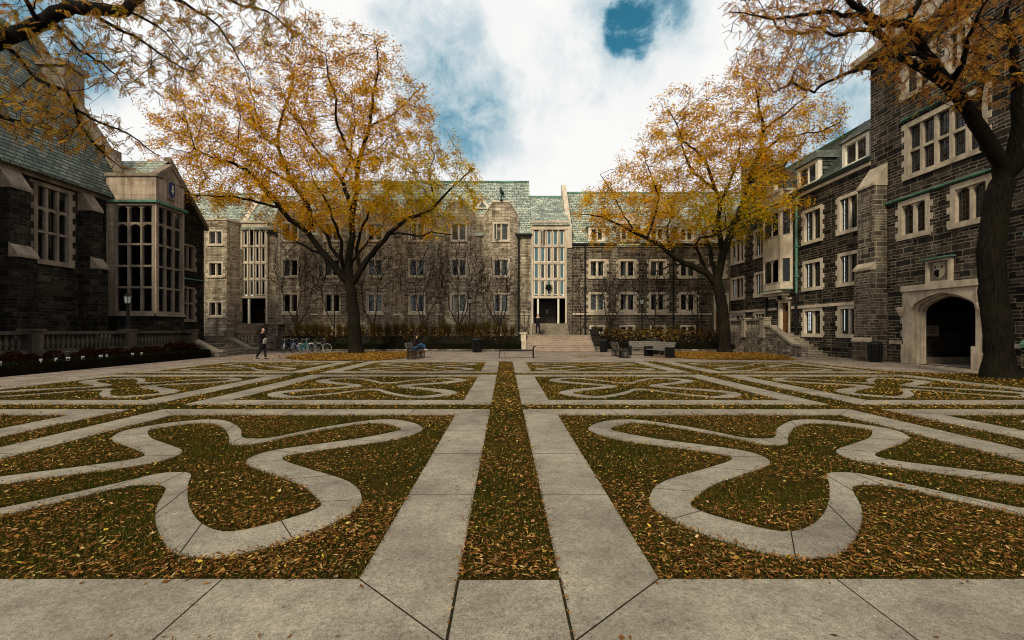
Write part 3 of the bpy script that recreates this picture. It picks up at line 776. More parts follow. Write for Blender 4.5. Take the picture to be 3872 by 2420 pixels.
for x in (1.17, -19.95):
    mb = MB()
    mb.tube([(x, YB - .1, 9.9), (x, YB - .1, .9)], .075, 8); mb.box(x - .16, x + .16, YB - .22, YB - .01, 9.7, 10.0)
    for z in (2.8, 5.2, 7.6): mb.box(x - .1, x + .1, YB - .2, YB, z, z + .08)
    mb.build('downpipe', M['gutter'], res)
mb = MB(); mb.box(.75, 2.35, YB - .28, YB - .02, 9.88, 10.05); mb.build('gutter', M['gutter'], res)
mb = MB(); mb.box(-20.9, -19.78, YB - .28, YB - .02, 10.1, 10.26); mb.build('gutter', M['gutter'], res)
# bronze bird standing on the right-hand bay
g = thing('bird_statue', 'dark bronze bird figure perched on top of the rightmost battlemented bay', 'statue', (bays[-1] + .02, YB - DB - .12, ZB + .16))
mb = MB(); mb.lathe([(.16, 0), (.17, .05), (.06, .12), (.05, .3), (.11, .34)], (0, 0, 0), 8); mb.build('perch', M['bronze'], g)
mb = MB(); mb.tube([(.16, 0, .36), (.1, 0, .5), (.03, 0, .68), (-.03, 0, .86), (-.05, 0, .98), (-.02, 0, 1.08), (-.1, 0, 1.1), (-.2, 0, 1.07)], [.03, .1, .15, .13, .07, .075, .05, .012], 8)
for s in (-1, 1): mb.tube([(.0, s * .05, .34), (.03, s * .06, .5)], [.025, .05], 6)
mb.build('body', M['bronze'], g, True)
for s in (-1, 1):
    mb = MB(); mb.tube([(-.02, s * .12, .85), (.12, s * .17, .7), (.28, s * .12, .4)], [.05, .09, .015], 6); mb.build('wing', M['bronze'], g, True)
mb = MB(); mb.tube([(.12, 0, .42), (.24, 0, .25), (.34, 0, .3)], [.05, .05, .01], 6); mb.build('tail', M['bronze'], g, True)

# stair window bays with doorways below
def stair_bay(par, xa, xb, cols, zs, seed, posts, fr_y=YB - .1):
    rr = random.Random(seed)
    fr = Fr((0, fr_y, 0), (1, 0, 0)); mb = MB()
    z0, z1 = 4.55, 10.45
    mb.fbox(fr, xa, xa + .16, zs, 11.0, -.5, .04); mb.fbox(fr, xb - .16, xb, zs, 11.0, -.5, .04)
    mb.fbox(fr, xa + .161, xb - .161, z1, 11.0, -.5, .02); mb.fbox(fr, xa - .06, xb + .06, 10.99, 11.18, -.5, .14); mb.fbox(fr, xa - .03, xb + .03, 10.4, 10.5, -.3, .09)
    mb.fbox(fr, xa + .161, xb - .161, z0 - .16, z0 + .06, -.5, .05)
    n = cols; w = (xb - xa - .32) / n; rh = (z1 - z0 - .06) / 4
    for i in range(n + 1):
        x = xa + .16 + i * w
        mb.fprism(fr, [(x - .1, z0), (x + .1, z0), (x + .1, z1), (x - .1, z1)], -.3, -.1)
        mb.fbox(fr, x - .035, x + .035, z0, z1, -.1, .03)
    for j in range(1, 4): mb.fbox(fr, xa + .16, xb - .16, z0 + j * rh - .05, z0 + j * rh + .11, -.28, -.02)
    wn = mb.build('stair_window', M['trim'], par)
    cb, pb, bb, ct = MB(), MB(), MB(), MB()
    for i in range(n):
        for j in range(4):
            a0 = xa + .16 + i * w + .1; a1 = a0 + w - .2; b0 = z0 + j * rh + .13; b1 = z0 + (j + 1) * rh - .07
            if (i, j) == (1, 3):     # one leaf stands open
                f2 = Fr(fr.p(a0, 0, .0), (.5, -.85, 0)); ww = a1 - a0
                for q in ((0, .05, b0, b1), (ww - .05, ww, b0, b1), (.05, ww - .05, b0, b0 + .05), (.05, ww - .05, b1 - .05, b1)): cb.fbox(f2, *q, -.02, .02)
                pb.poly([fr.p(a0, b0, -.28), fr.p(a1, b0, -.28), fr.p(a1, b1, -.28), fr.p(a0, b1, -.28)], 1)
                continue
            for q in ((a0, a0 + .05, b0, b1), (a1 - .05, a1, b0, b1), (a0 + .05, a1 - .05, b0, b0 + .05), (a0 + .05, a1 - .05, b1 - .05, b1)): cb.fbox(fr, *q, -.17, -.1)
            t = rr.random(); dst = [fr.p(a0, b0, -.15), fr.p(a1, b0, -.15), fr.p(a1, b1, -.15), fr.p(a0, b1, -.15)]
            if (i in (0, cols - 1) and cols == 5) or (t < .4 and cols == 5): bb.poly(dst)
            else:
                pb.poly(dst); pb.poly([fr.p(a0, b0, -.32), fr.p(a1, b0, -.32), fr.p(a1, b1, -.32), fr.p(a0, b1, -.32)], 1)
                if t > .52:
                    s0, s1 = rr.choice([(0, 1), (0, 1), (0, .6), (.45, 1)])
                    for q in range(8):
                        xq, xr = a0 + (a1 - a0) * (s0 + (s1 - s0) * q / 8), a0 + (a1 - a0) * (s0 + (s1 - s0) * (q + 1) / 8)
                        ct.poly([fr.p(xq, b0, -.2 - .03 * (q % 2)), fr.p(xr, b0, -.2 - .03 * ((q + 1) % 2)), fr.p(xr, b1, -.2 - .03 * ((q + 1) % 2)), fr.p(xq, b1, -.2 - .03 * (q % 2))])
    cb.build('casement', M['cream'], wn); pb.build('pane', [M['glass'], M['room']], wn)
    for f_ in bb.f:
        m2 = MB(); m2.poly([bb.v[q] for q in f_]); m2.build('spandrel', M['glass_blue'], wn)
    if ct.f: ct.build('curtain', M['curtain'], wn)
    # recessed doorway
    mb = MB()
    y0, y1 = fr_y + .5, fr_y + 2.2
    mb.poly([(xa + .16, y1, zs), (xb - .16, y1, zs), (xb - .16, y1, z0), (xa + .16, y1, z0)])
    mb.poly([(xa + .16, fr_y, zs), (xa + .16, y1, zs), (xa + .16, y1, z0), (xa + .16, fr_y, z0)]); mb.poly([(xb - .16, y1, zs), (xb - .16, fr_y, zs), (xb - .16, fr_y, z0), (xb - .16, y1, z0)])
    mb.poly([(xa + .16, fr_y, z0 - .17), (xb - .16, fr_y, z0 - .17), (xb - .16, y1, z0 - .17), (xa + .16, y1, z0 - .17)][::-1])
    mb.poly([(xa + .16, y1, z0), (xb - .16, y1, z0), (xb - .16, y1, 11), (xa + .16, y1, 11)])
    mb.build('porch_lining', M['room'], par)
    mb = MB(); mb.box(xa, xb, fr_y - .06, y1 - .01, zs - .2, zs - .002); mb.build('threshold', M['trim'], par)
    for px in posts:
        mb = MB(); mb.box(px - .075, px + .075, fr_y + .02, fr_y + .2, zs, z0 - .16); mb.build('post', M['cream'], par)
    xm = (xa + xb) / 2
    for s in (-1, 1):
        mb = MB(); a, b = sorted((xm, xm + s * .82)); mb.box(a + .01, b - .01, y1 - .12, y1 - .05, zs, zs + 2.15)
        for zz in (.15, .85, 1.5): mb.box(a + .12, b - .12, y1 - .135, y1 - .12, zs + zz, zs + zz + .5)
        d = mb.build('door', M['wood_dark'], par)
        mb = MB(); mb.box(xm + s * .08 - .015, xm + s * .08 + .015, y1 - .2, y1 - .12, zs + .95, zs + 1.3); mb.build('handle', M['cream'], d)
ZS = 2.18
stair_bay(res, 2.28, 5.4, 5, ZS, 3, [kx(2034), kx(2111)])
stair_bay(res, -23.25, -20.85, 4, ZS, 8, [kx(942)])
roof(res, 2.3, 5.6, YB + .0, 11.1, 47.0, 14.4)
roof(res, -23.2, X0 - .1, YB + .0, 10.75, 47.0, 14.4)
# raking parapets between the roofs
def rake(par, x, ye=YB - .15, ze=10.7, yr=47.6, zr=15.6, w=.42):
    fr = Fr((0, 0, 0), (0, 1, 0)); mb = MB()
    mb.fprism(fr, [(ye, ze - 1.9), (ye + .55, ze - 2.2), (yr, ze - 2.2), (yr, zr), (yr - .45, zr), (ye + .5, ze + .35), (ye, ze + .2)], x - w / 2, x + w / 2); o = mb.build('parapet', M['trim'], par)
    mb = MB(); mb.fprism(fr, [(ye - .06, ze - 2.0), (ye + .2, ze - 2.3), (ye + .2, 0), (ye - .06, 0)][::-1], x - w / 2 - .03, x + w / 2 + .03); mb.build('buttress', M['stone_grey'], par)
rake(res, 5.62); rake(res, -23.3, zr=15.0)
wr = thing('potted_fern', 'leafy green fern hanging at the lowest row of the tall window above the steps', 'plant', ((2075 - VX) * 42.8 / F, 42.78, 5.05))
mb = MB(); mb.lathe([(.08, 0), (.14, .04), (.17, .2), (.18, .22)], (0, 0, 0), 10); mb.build('pot', M['iron'], wr)
n = 110; a = rng.uniform(0, 6.28, n); e = rng.uniform(-.5, 1.2, n)
d = np.stack([np.cos(a) * np.cos(e), np.sin(a) * np.cos(e) * .5, np.sin(e)], 1)
quads_obj('foliage', leaf_quads(np.array([0, 0, .3]) + d * .2, d, rng.normal(0, 1, (n, 3)), rng.uniform(.2, .4, n), rng.uniform(.04, .07, n)), palette(n, [(.03, .06, .015), (.06, .09, .02), (.02, .03, .01)], [2, 1, 2]), M['leaf'], wr)

# left corner block beside the hall
lb = thing('corner_building', 'grey stone corner block with canted bay between the hall and the left doorway', 'building')
mbw, cop = MB(), MB()
fa, fb = -25.6, -23.75; yf = 41.7
fw_ = Fr((fa, yf, 0), (1, 0, 0)); wd = fb - fa
rows = [(2.75, 4.1), (6.15, 7.45), (8.85, 10.15)]
ops = [(.24, wd - .3, a, b) for a, b in rows]
wall(mbw, fw_, 0, wd, 0, 10.95, ops); cop.fbox(fw_, -.05, wd + .03, 10.95, 11.15, -.35, .08)
f2 = Fr((fb, yf, 0), (.6, 1.25, 0)); ln = math.hypot(.6, 1.25)
wall(mbw, f2, 0, ln, 0, 10.95); cop.fbox(f2, -.02, ln, 10.95, 11.15, -.35, .08)
wall(mbw, Fr((-36, 42.6, 0), (1, 0, 0)), 0, 10.5, 0, 10.2)
mbw.poly([(fa, yf, 0), (fa, 43, 0), (fa, 43, 10.95), (fa, yf, 10.95)][::-1])
mbw.build('wall', M['stone_pale'], lb); cop.build('coping', M['trim'], lb)
for o in ops: window(lb, fw_, *o, lights=2, fw=.14, quoin=True, lat=.22, mull=.12, casement=M['cream'])
roof(lb, -36, -23.35, YB, 10.2, 47.4, 14.75)

# ------------------------------------------------------------------ right-hand part of the back range
rb = thing('range_building', 'lower grey stone range with dormers along the slate roof eave, behind the right tree', 'building')
mbw = MB(); ops = []
wx = [8.09, 10.72, 13.4, 16.03, 18.6]
for x in wx[:4]: ops += [(x - .8, x + .8, 3.2, 4.95), (x - .8, x + .8, 6.2, 7.85)]
ops += [(wx[4] - .6, wx[4] + .75, 6.2, 7.85)]
bas = [(x - .7, x + .7, 1.3, 2.05) for x in wx[:4]]
DR = (kx(2699), kx(2699) + 1.3, 1.3, 4.85)
wall(mbw, FB, 5.8, 19.9, 0, 9.05, ops + bas + [DR])
wall(mbw, FB, wx[1] - 1.0, wx[1] + 1.1, 9.05, 10.9, [(wx[1] - .62, wx[1] + .62, 9.45, 10.7)])
mbw.build('wall', M['stone_grey'], rb)
for o in ops: window(rb, FB, *o, lights=2, fw=.2, quoin=True, mull=.11, curtain=curt(), lat=.3)
for o in bas: window(rb, FB, *o, lights=2, fw=.14, quoin=False, mull=.1, sill=False)
mb = MB(); mb.fbox(FB, 5.8, DR[0] - .2, 2.94, 3.1, -.02, .07); mb.fbox(FB, 5.8, wx[1] - 1.2, 8.9, 9.04, -.02, .1); mb.fbox(FB, wx[1] + 1.3, 19.85, 8.9, 9.04, -.02, .1); mb.build('string_course', M['trim'], rb)
mb = MB(); mb.fbox(FB, 5.85, wx[1] - 1.0, 9.06, 9.22, .0, .22); mb.build('gutter', M['gutter'], rb)
mb = MB(); mb.fbox(FB, wx[1] + 1.1, 19.8, 9.06, 9.22, .0, .22); mb.build('gutter', M['gutter'], rb)
for x in (7.0, kx(2545)):
    mb = MB(); mb.tube([(x, YB - .1, 9.1), (x, YB - .1, 1.0)], .075, 8)
    for z in (2.6, 5.3, 8.0): mb.box(x - .1, x + .1, YB - .2, YB, z, z + .08)
    mb.build('downpipe', M['gutter'], rb)
roof(rb, 5.8, 24.5, YB + .1, 9.3, 47.6, 14.95, over=.2)
# arched doorway at the far right
mb = MB(); a0, a1, b0, b1 = DR
mb.fbox(FB, a0, a0 + .16, b0, b1, -.3, .05); mb.fbox(FB, a1 - .16, a1, b0, b1, -.3, .05); mb.fbox(FB, a0 + .16, a1 - .16, b1 - .2, b1, -.3, .05); mb.fbox(FB, a0 + .16, a1 - .16, 3.42, 3.56, -.3, .03)
dw = mb.build('doorway', M['trim'], rb)
mb = MB(); mb.fbox(FB, a0 + .17, a1 - .17, b0, 3.41, -.26, -.18)
for zz in (b0 + .15, b0 + .85, b0 + 1.5):
    for s in (.22, .68): mb.fbox(FB, a0 + s, a0 + s + .36, zz, zz + .5, -.18, -.15)
d = mb.build('door', M['wood_door'], dw)
mb = MB(); mb.fbox(FB, a0 + .25, a0 + .3, b0 + 1.0, b0 + 1.2, -.18, -.1); mb.build('handle', M['iron'], d)
mb = MB(); mb.poly([FB.p(a0 + .16, 3.56, -.2), FB.p(a1 - .16, 3.56, -.2), FB.p(a1 - .16, b1 - .2, -.2), FB.p(a0 + .16, b1 - .2, -.2)]); mb.build('pane', M['glass_blue'], dw)
# eave dormers
def dormer(par, fr, a, w, z0, z1, slope_depth, hip=.5, roofz=None, mat=None, cheek=None):
    """window box standing on the roof; fr lies at the dormer face, slope_depth its length back into the roof"""
    mb = MB()
    for s in (-1, 1):
        q = a + s * w / 2
        mb.fbox(fr, min(q, q - s * .2), max(q, q - s * .2), z0, z1, -.25, .02)
    mb.fbox(fr, a - w / 2 + .2, a + w / 2 - .2, z1 - .14, z1, -.25, .02); mb.fbox(fr, a - w / 2 + .2, a + w / 2 - .2, z0, z0 + .12, -.25, .05)
    d = mb.build('dormer', M['cream'] if mat is None else mat, par)
    mb = MB()
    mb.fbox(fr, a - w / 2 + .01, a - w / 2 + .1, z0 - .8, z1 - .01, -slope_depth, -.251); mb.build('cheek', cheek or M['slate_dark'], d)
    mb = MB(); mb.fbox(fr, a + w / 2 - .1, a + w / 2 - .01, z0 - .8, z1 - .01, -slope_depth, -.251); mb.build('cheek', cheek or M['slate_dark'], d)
    e = .16; zt = z1 + hip; sd = slope_depth
    mb = MB(); h = w / 2 + e
    A_, B_, C_, D_ = fr.p(a - h, z1, e), fr.p(a + h, z1, e), fr.p(a + h, z1, -sd), fr.p(a - h, z1, -sd)
    r1, r2 = fr.p(a, zt, -.55), fr.p(a, zt, -sd - .6)
    mb.poly([A_, B_, r1]); mb.poly([B_, C_, r2, r1]); mb.poly([D_, A_, r1, r2]); mb.poly([A_, D_, C_, B_])
    mb.build('dormer_roof', roofz or M['slate'], d)
    window(d, Fr(fr.p(0, 0, 0), fr.u), a - w / 2 + .2, a + w / 2 - .2, z0 + .12, z1 - .14, lights=2, fw=.05, quoin=False, mull=.07, depth=.16, lat=.24, sill=False, trim=M['cream'])
fd = Fr((0, YB + .25, 0), (1, 0, 0))
for x in (wx[0], wx[2], wx[3], wx[4] + .1): dormer(rb, fd, x, 1.5, 9.4, 10.75, 1.4)
window(rb, FB, wx[1] - .62, wx[1] + .62, 9.45, 10.7, lights=2, fw=.12, quoin=False, lat=.25)
mb = MB(); mb.fprism(FB, [(wx[1] - 1.1, 10.9), (wx[1] + 1.2, 10.9), (wx[1] + .05, 12.2)], -2.2, .04); mb.build('gable', M['trim'], rb)
# small white notice plate on the wall between two bays
sp = thing('wall_plate', 'small white rectangular plate fixed on the stone wall beside the rightmost bay', 'sign', ((1835 - VX) * 42.9 / F, 42.96, 4.85))
mb = MB(); mb.box(-.11, .11, -.04, .02, 0, .32); mb.build('plate', M['cream'], sp); mb = MB(); mb.box(-.13, .13, -.03, .025, -.02, .34); mb.build('frame', M['trim'], sp)

# ------------------------------------------------------------------ right wing (faces left)
XW = 19.8
FW = Fr((XW, 0, 0), (0, -1, 0))        # a = -y
wy = lambda px: -(XW * F / (px - VX))  # a coordinate of a photo column on this wall
wg = thing('wing_building', 'dark stone side wing with oriel over a wooden door and two roof dormers', 'building')
mbw = MB(); ops = []
cols = [(2763, 2815, 3, False), (2852, 2897, 2, True), (3036, 3110, 2, True), (3168, 3252, 2, True)]
for p0, p1, nl, q in cols:
    a0, a1 = wy(p0), wy(p1)
    ops += [(a0, a1, 7.3, 9.5, nl), (a0, a1, 4.25, 6.15, nl)]
    ops += [(a0, a1, 1.25, 3.05, nl) if p0 > 3000 else (a0, a1, 2.1, 3.05, nl)]
DO = (wy(2944), wy(2988), 1.42, 3.75)
wall(mbw, FW, -43, -26.4, 0, 10.7, ops + [DO])
wall(mbw, Fr((XW, 0, 0), (0, -1, 0)), -26.4, -25.0, 0, 10.7)
mbw.build('wall', M['stone_dark'], wg)
for i, o in enumerate(ops): window(wg, FW, *o[:4], lights=o[4], fw=.2, quoin=True, mull=.13, lat=.24, curtain=[random.choice(['f', 'l', None, 'b'])], casement=M['lead'], cloth=M['curtain_green'])
mb = MB()
for a0, a1 in ((-43, DO[0] - .25), (DO[1] + .25, -26.5)): mb.fbox(FW, a0, a1, 3.06, 3.24, -.02, .09)
mb.fbox(FW, -43, -26.4, 10.55, 10.75, -.05, .12); mb.build('string_course', M['trim'], wg)
mb = MB(); mb.fbox(FW, -43, -26.4, 10.76, 10.98, -.05, .22); mb.build('gutter', M['gutter'], wg)
mb = MB(); mb.fbox(FW, -43, -26.4, 10.985, 11.05, -.1, .16); mb.build('flashing', M['copper'], wg)
mb = MB(); s = 1.15
mb.poly([(XW + .05, 43, 10.9), (XW + .05, 26.4, 10.9), (XW + 3.6, 26.4, 10.9 + 3.55 * s), (XW + 3.6, 46, 10.9 + 3.55 * s), (XW + .05, 46, 10.9)][::-1])
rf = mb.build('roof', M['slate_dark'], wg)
mb = MB(); mb.box(XW + 3.5, XW + 3.75, 26.4, 46, 14.9, 15.1); mb.build('ridge', M['copper'], rf)
fdw = Fr((XW + .45, 0, 0), (0, -1, 0))
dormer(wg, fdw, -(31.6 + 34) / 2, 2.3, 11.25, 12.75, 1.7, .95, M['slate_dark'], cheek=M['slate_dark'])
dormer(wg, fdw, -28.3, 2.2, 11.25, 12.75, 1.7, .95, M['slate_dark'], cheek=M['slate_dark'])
# oriel over the door
oa0, oa1 = -36.9, -33.7; ob = (oa0 + oa1) / 2
mb = MB(); cant = .45; D = .62
f0 = Fr(FW.p(oa0, 0, 0), FW.u * cant + FW.n * D); f1 = Fr(FW.p(oa0 + cant, 0, D), FW.u); f2 = Fr(FW.p(oa1 - cant, 0, D), FW.u * cant - FW.n * D)
l0, l1 = math.hypot(cant, D), oa1 - oa0 - 2 * cant
ow1, ow2 = (4.95, 6.65), (8.25, 10.0)
opf = [(.12, l1 - .12, *ow1), (.12, l1 - .12, *ow2)]; ops0 = [(.1, l0 - .12, *ow1), (.1, l0 - .12, *ow2)]
wall(mb, f1, 0, l1, 4.4, 11.3, opf, .2); wall(mb, f0, 0, l0, 4.4, 11.3, ops0, .2); wall(mb, f2, 0, l0, 4.4, 11.3, ops0, .2)
# moulded corbel below, gabled parapet above
for k, (dd, z0, z1) in enumerate(((.7, 4.25, 4.42), (.5, 4.05, 4.249), (.3, 3.88, 4.049))): mb.fprism(FW, [(oa0 + .9 - dd, z0), (oa1 - .9 + dd, z0), (oa1 - .9 + dd, z1), (oa0 + .9 - dd, z1)], 0, dd)
mb.fprism(f1, [(.0, 11.3), (l1, 11.3), (l1, 11.5), (l1 * .72, 11.55), (l1 * .68, 11.95), (l1 * .5, 12.1), (l1 * .32, 11.95), (l1 * .28, 11.55), (0, 11.5)], -.25, .03)
mb.fprism(FW, [(oa0, 11.28), (oa1, 11.28), (oa1, 11.4), (oa0, 11.4)], -.2, .45)
orl = mb.build('oriel', M['trim'], wg)
for o in opf: window(orl, f1, *o, lights=2, fw=.06, quoin=False, mull=.1, depth=.16, sill=False, arched='all', casement=M['lead'], curtain=['l', None])
for o in ops0:
    window(orl, f0, *o, lights=1, fw=.05, quoin=False, depth=.16, sill=False, casement=M['lead']); window(orl, f2, *o, lights=1, fw=.05, quoin=False, depth=.16, sill=False, casement=M['lead'])
mb = MB(); mb.fprism(FW, [(oa0 - .02, 4.42), (oa1 + .02, 4.42), (oa1 + .02, 4.47), (oa0 - .02, 4.47)], 0, .72); mb.fprism(FW, [(oa0 - .02, 11.41), (oa1 + .02, 11.41), (oa1 + .02, 11.47), (oa0 - .02, 11.47)], -.1, .4); mb.build('flashing', M['copper'], wg)
# oak door under the oriel
a0, a1, b0, b1 = DO
mb = MB(); mb.fbox(FW, a0, a0 + .2, b0, b1, -.32, .04); mb.fbox(FW, a1 - .2, a1, b0, b1, -.32, .04); mb.fbox(FW, a0 + .2, a1 - .2, b1 - .2, b1, -.32, .04); mb.fbox(FW, a0 - .15, a1 + .15, b1 + .001, b1 + .12, -.05, .12)
dw = mb.build('doorway', M['trim'], wg)
mb = MB(); mb.fbox(FW, a0 + .2, a1 - .2, b0, b1 - .2, -.28, -.2)
for zz in (b0 + .12, b0 + .82): mb.fbox(FW, a0 + .3, a1 - .3, zz, zz + .58, -.2, -.17)
d = mb.build('door', M['wood_door'], dw)
mb = MB(); mb.fbox(FW, (a0 + a1) / 2 - .17, (a0 + a1) / 2 + .17, b0 + 1.55, b0 + 1.95, -.199, -.18); mb.build('pane', M['room'], d)
mb = MB(); mb.fbox(FW, a1 - .36, a1 - .3, b0 + 1.0, b0 + 1.22, -.2, -.12); mb.build('handle', M['iron'], d)
for a, zc in ((wy(3018), 4.1), (wy(2905), 4.1)):
    mb = MB(); mb.tube([FW.p(a, 11.0, .12), FW.p(a, zc, .12)], .085, 8); mb.fbox(FW, a - .2, a + .2, 10.1, 10.6, .02, .32)
    for z in (5.2, 7.2, 9.2): mb.fbox(FW, a - .12, a + .12, z, z + .1, 0, .22)
    dp = mb.build('downpipe', M['copper'], wg)
    mb = MB(); mb.tube([FW.p(a, zc, .12), FW.p(a, 1.3, .12)], .1, 8); mb.build('downpipe_foot', M['iron'], dp)
# broad chimney above
mb = MB(); cx0, cx1 = (2828 - VX) * 41 / F, (2965 - VX) * 41 / F
mb.box(cx0, cx1 - 1.3, 40.6, 42.2, 10.9, 15.9); mb.box(cx1 - 1.299, cx1, 40.8, 42.0, 10.9, 15.75); ch = mb.build('chimney', M['stone_grey'], wg)
mb = MB(); mb.box(cx0 - .12, cx1 - 1.22, 40.48, 42.32, 15.9, 16.15); mb.box(cx1 - 1.219, cx1 + .1, 40.7, 42.1, 15.75, 15.95); mb.build('chimney_cap', M['trim'], ch)
# black wall lantern over the door
ln_ = thing('wall_lantern', 'black iron lantern mounted on the stone wall above the brown oak door', 'lamp', FW.p((a0 + a1) / 2, 4.0, .0))
mb = MB(); mb.box(-.35, 0, -.03, .03, .32, .38); mb.box(-.06, -.0, -.08, .08, .1, .5); mb.build('bracket', M['iron'], ln_)
mb = MB(); mb.lathe([(.1, -.3), (.15, -.28), (.19, .12), (.22, .14), (.05, .3)], (-.33, 0, .05), 6); mb.build('lantern_case', M['iron'], ln_)

# landing, balustrade and steps at the wing door
st = thing('entrance_steps', 'stone steps with sloping cheek wall and balustraded landing by the oak door', 'steps')
XS = 18.0
steps_mb(XS + .2, XW - .02, 30.0, 0, 8, .1775, .47, mb=(mb := MB())); mb.build('tread', M['step'], st)
mb = MB(); mb.box(XS - .15, XW - .02, 33.75, 42.9, -.01, 1.415); mb.build('landing', M['stone_low'], st)
mb = MB(); fr = Fr((XS, 0, 0), (0, -1, 0))
mb.fprism(fr, [(-33.8, 0), (-29.4, 0), (-29.4, .62), (-30.3, .62), (-33.0, 1.8), (-33.8, 1.8)], -.19, .19); mb.build('cheek_wall', M['stone_low'], st)
mb = MB(); mb.fprism(fr, [(-33.85, 1.8), (-33.0, 1.801), (-30.3, .621), (-29.35, .621), (-29.35, .75), (-30.25, .75), (-32.95, 1.95), (-33.85, 1.95)], -.24, .24); mb.build('coping', M['step'], st)
balustrade(st, Fr((XS, 0, 0), (0, -1, 0)), -39.3, -33.6, 1.42, 1.0, [-33.9, -36.6, -39.1], M['step'])
# ------------------------------------------------------------------ gate tower on the right
XT = 19.7
FT = Fr((XT, 0, 0), (0, -1, 0))
ty = lambda px: -(XT * F / (px - VX))
tw = thing('gate_tower', 'tall dark stone gate tower with broad pale archway, coat of arms and mullioned windows', 'building')
mbw = MB()
AR = (ty(3445), ty(3700), 0.0, 3.5)
big = (ty(3421), ty(3735), 9.05, 11.75)
tw1 = (ty(3397), ty(3516), 6.15, 8.0); tw2 = (ty(3594), ty(3752), 6.15, 8.0)
up1 = (ty(3411), ty(3530), 13.0, 14.95); up2 = (ty(3574), ty(3672), 13.0, 14.95)
wall(mbw, FT, -26.4, -9.0, 0, 15.9, [AR, big, tw1, tw2, up1, up2], .35)
mbw.poly([(XT, 26.4, 0), (XT + 9, 26.4, 0), (XT + 9, 26.4, 15.9), (XT, 26.4, 15.9)][::-1])
mbw.build('wall', M['stone_dark'], tw)
kw = dict(trim=M['trim_tower'], fw=.24, quoin=True, lat=.17, casement=M['lead'])
window(tw, FT, *big, lights=5, trans=[10.35], mull=.17, tm=.13, curtain=None, **kw)
window(tw, FT, *tw1, lights=2, mull=.16, arched='all', **kw); window(tw, FT, *tw2, lights=2, mull=.16, arched='all', **kw)
window(tw, FT, *up1, lights=2, mull=.16, **kw); window(tw, FT, *up2, lights=2, mull=.16, **kw)
for a0, a1, z in ((-26.3, -18.2, 8.1), (big[0] - .1, big[1] + .1, 11.95)):
    mb = MB(); mb.fprism(Fr((0, 0, 0), (1, 0, 0)), [(XT - .14, z), (XT + .02, z - .06), (XT + .02, z + .12), (XT - .14, z + .05)], a0, a1); mb.build('string_course', M['copper'], tw)
mb = MB(); mb.fbox(FT, -25.0, AR[0] - .36, .93, 1.1, -.02, .1); mb.build('plinth', M['trim_tower'], tw)
mb = MB(); mb.fbox(FT, AR[1] + .36, -10, .93, 1.1, -.02, .1); mb.build('plinth', M['trim_tower'], tw)
# overhanging cornice, then the upper storey
mb = MB(); mb.fbox(FT, -26.9, -22.6, 15.9, 16.25, -.5, .75); mb.fbox(FT, -22.599, -9, 15.9, 16.15, -.5, .35); mb.build('cornice', M['trim_tower'], tw)
mb = MB(); wall(mb, Fr((XT + .35, 0, 0), (0, -1, 0)), -26.2, -9, 16.0, 23.0, [(-23.5, -20.5, 17.3, 20.3)]); mb.poly([(XT + .35, 26.2, 16), (XT + 9, 26.2, 16), (XT + 9, 26.2, 23), (XT + .35, 26.2, 23)][::-1]); mb.build('upper_wall', M['trim_tower'], tw)
window(tw, Fr((XT + .35, 0, 0), (0, -1, 0)), -23.5, -20.5, 17.3, 20.3, lights=3, trans=[18.8], mull=.17, **kw)
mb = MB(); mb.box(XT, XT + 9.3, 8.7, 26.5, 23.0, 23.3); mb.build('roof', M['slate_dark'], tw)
def buttress(par, fr, a0, a1, stages, mat, cap):
    """stages [(z_top, projection)] from the ground up, weathered tops"""
    z = 0; mb, cp = MB(), MB()
    for i, (zt, pr) in enumerate(stages):
        nxt = stages[i + 1][1] if i + 1 < len(stages) else 0.02
        mb.fbox(fr, a0, a1, z, zt, -.05, pr)
        h = (pr - nxt) * 1.7
        k = [fr.p(a0 - .03, zt, pr + .05), fr.p(a1 + .03, zt, pr + .05), fr.p(a1 + .03, zt, nxt - .05), fr.p(a0 - .03, zt, nxt - .05)]
        t = [fr.p(a0 - .03, zt + .12, pr + .05), fr.p(a1 + .03, zt + .12, pr + .05), fr.p(a1 + .03, zt + .12 + h, nxt - .05), fr.p(a0 - .03, zt + .12 + h, nxt - .05)]
        cp.hexa(k + t); z = zt
    b = mb.build('buttress', mat, par)
    for j in range(len(stages)):
        m2 = MB(); m2.v = cp.v[j * 8:(j + 1) * 8]; m2.f = cp.f[:6]; m2.m = [0] * 6
        m2.build('weathering', cap, b)
buttress(tw, FT, -26.45, -25.25, [(1.0, .95), (4.75, .86), (9.1, .66)], M['stone_grey'], M['trim_tower'])
buttress(tw, FT, -17.6, -16.3, [(1.0, 1.15), (5.0, 1.0), (9.2, .75)], M['stone_dark'], M['copper'])
# archway
a0, a1 = AR[0], AR[1]; am = (a0 + a1) / 2
oa0, oa1 = ty(3419), ty(3714)
mb = MB()
mb.fbox(FT, oa0, a0 + .02, 0, 3.62, -.1, .1); mb.fbox(FT, a1 - .02, oa1, 0, 3.62, -.1, .1); mb.fbox(FT, oa0 - .05, oa1 + .05, 3.5, 3.78, -.08, .16)
for q in (oa0, oa1):        # quoins, carved label stops and splayed feet
    s = -1 if q == oa0 else 1
    for z in (1.3, 1.95, 0.35): mb.fbox(FT, min(q, q + s * .2), max(q, q + s * .2), z, z + .32, -.02, .03)
    mb.fbox(FT, min(q, q - s * .32), max(q, q - s * .32), 0, .95, .1, .17)
sur = mb.build('arch_surround', M['trim_tower'], tw)
for q, s in ((oa0, -1), (oa1, 1)):
    mb = MB(); mb.lathe([(.05, -.3), (.16, -.1), (.2, .05), (.2, .12), (.12, .16)], FT.p(q + s * .06, 2.6, .12), 8); mb.build('label_stop', M['trim_tower'], sur)
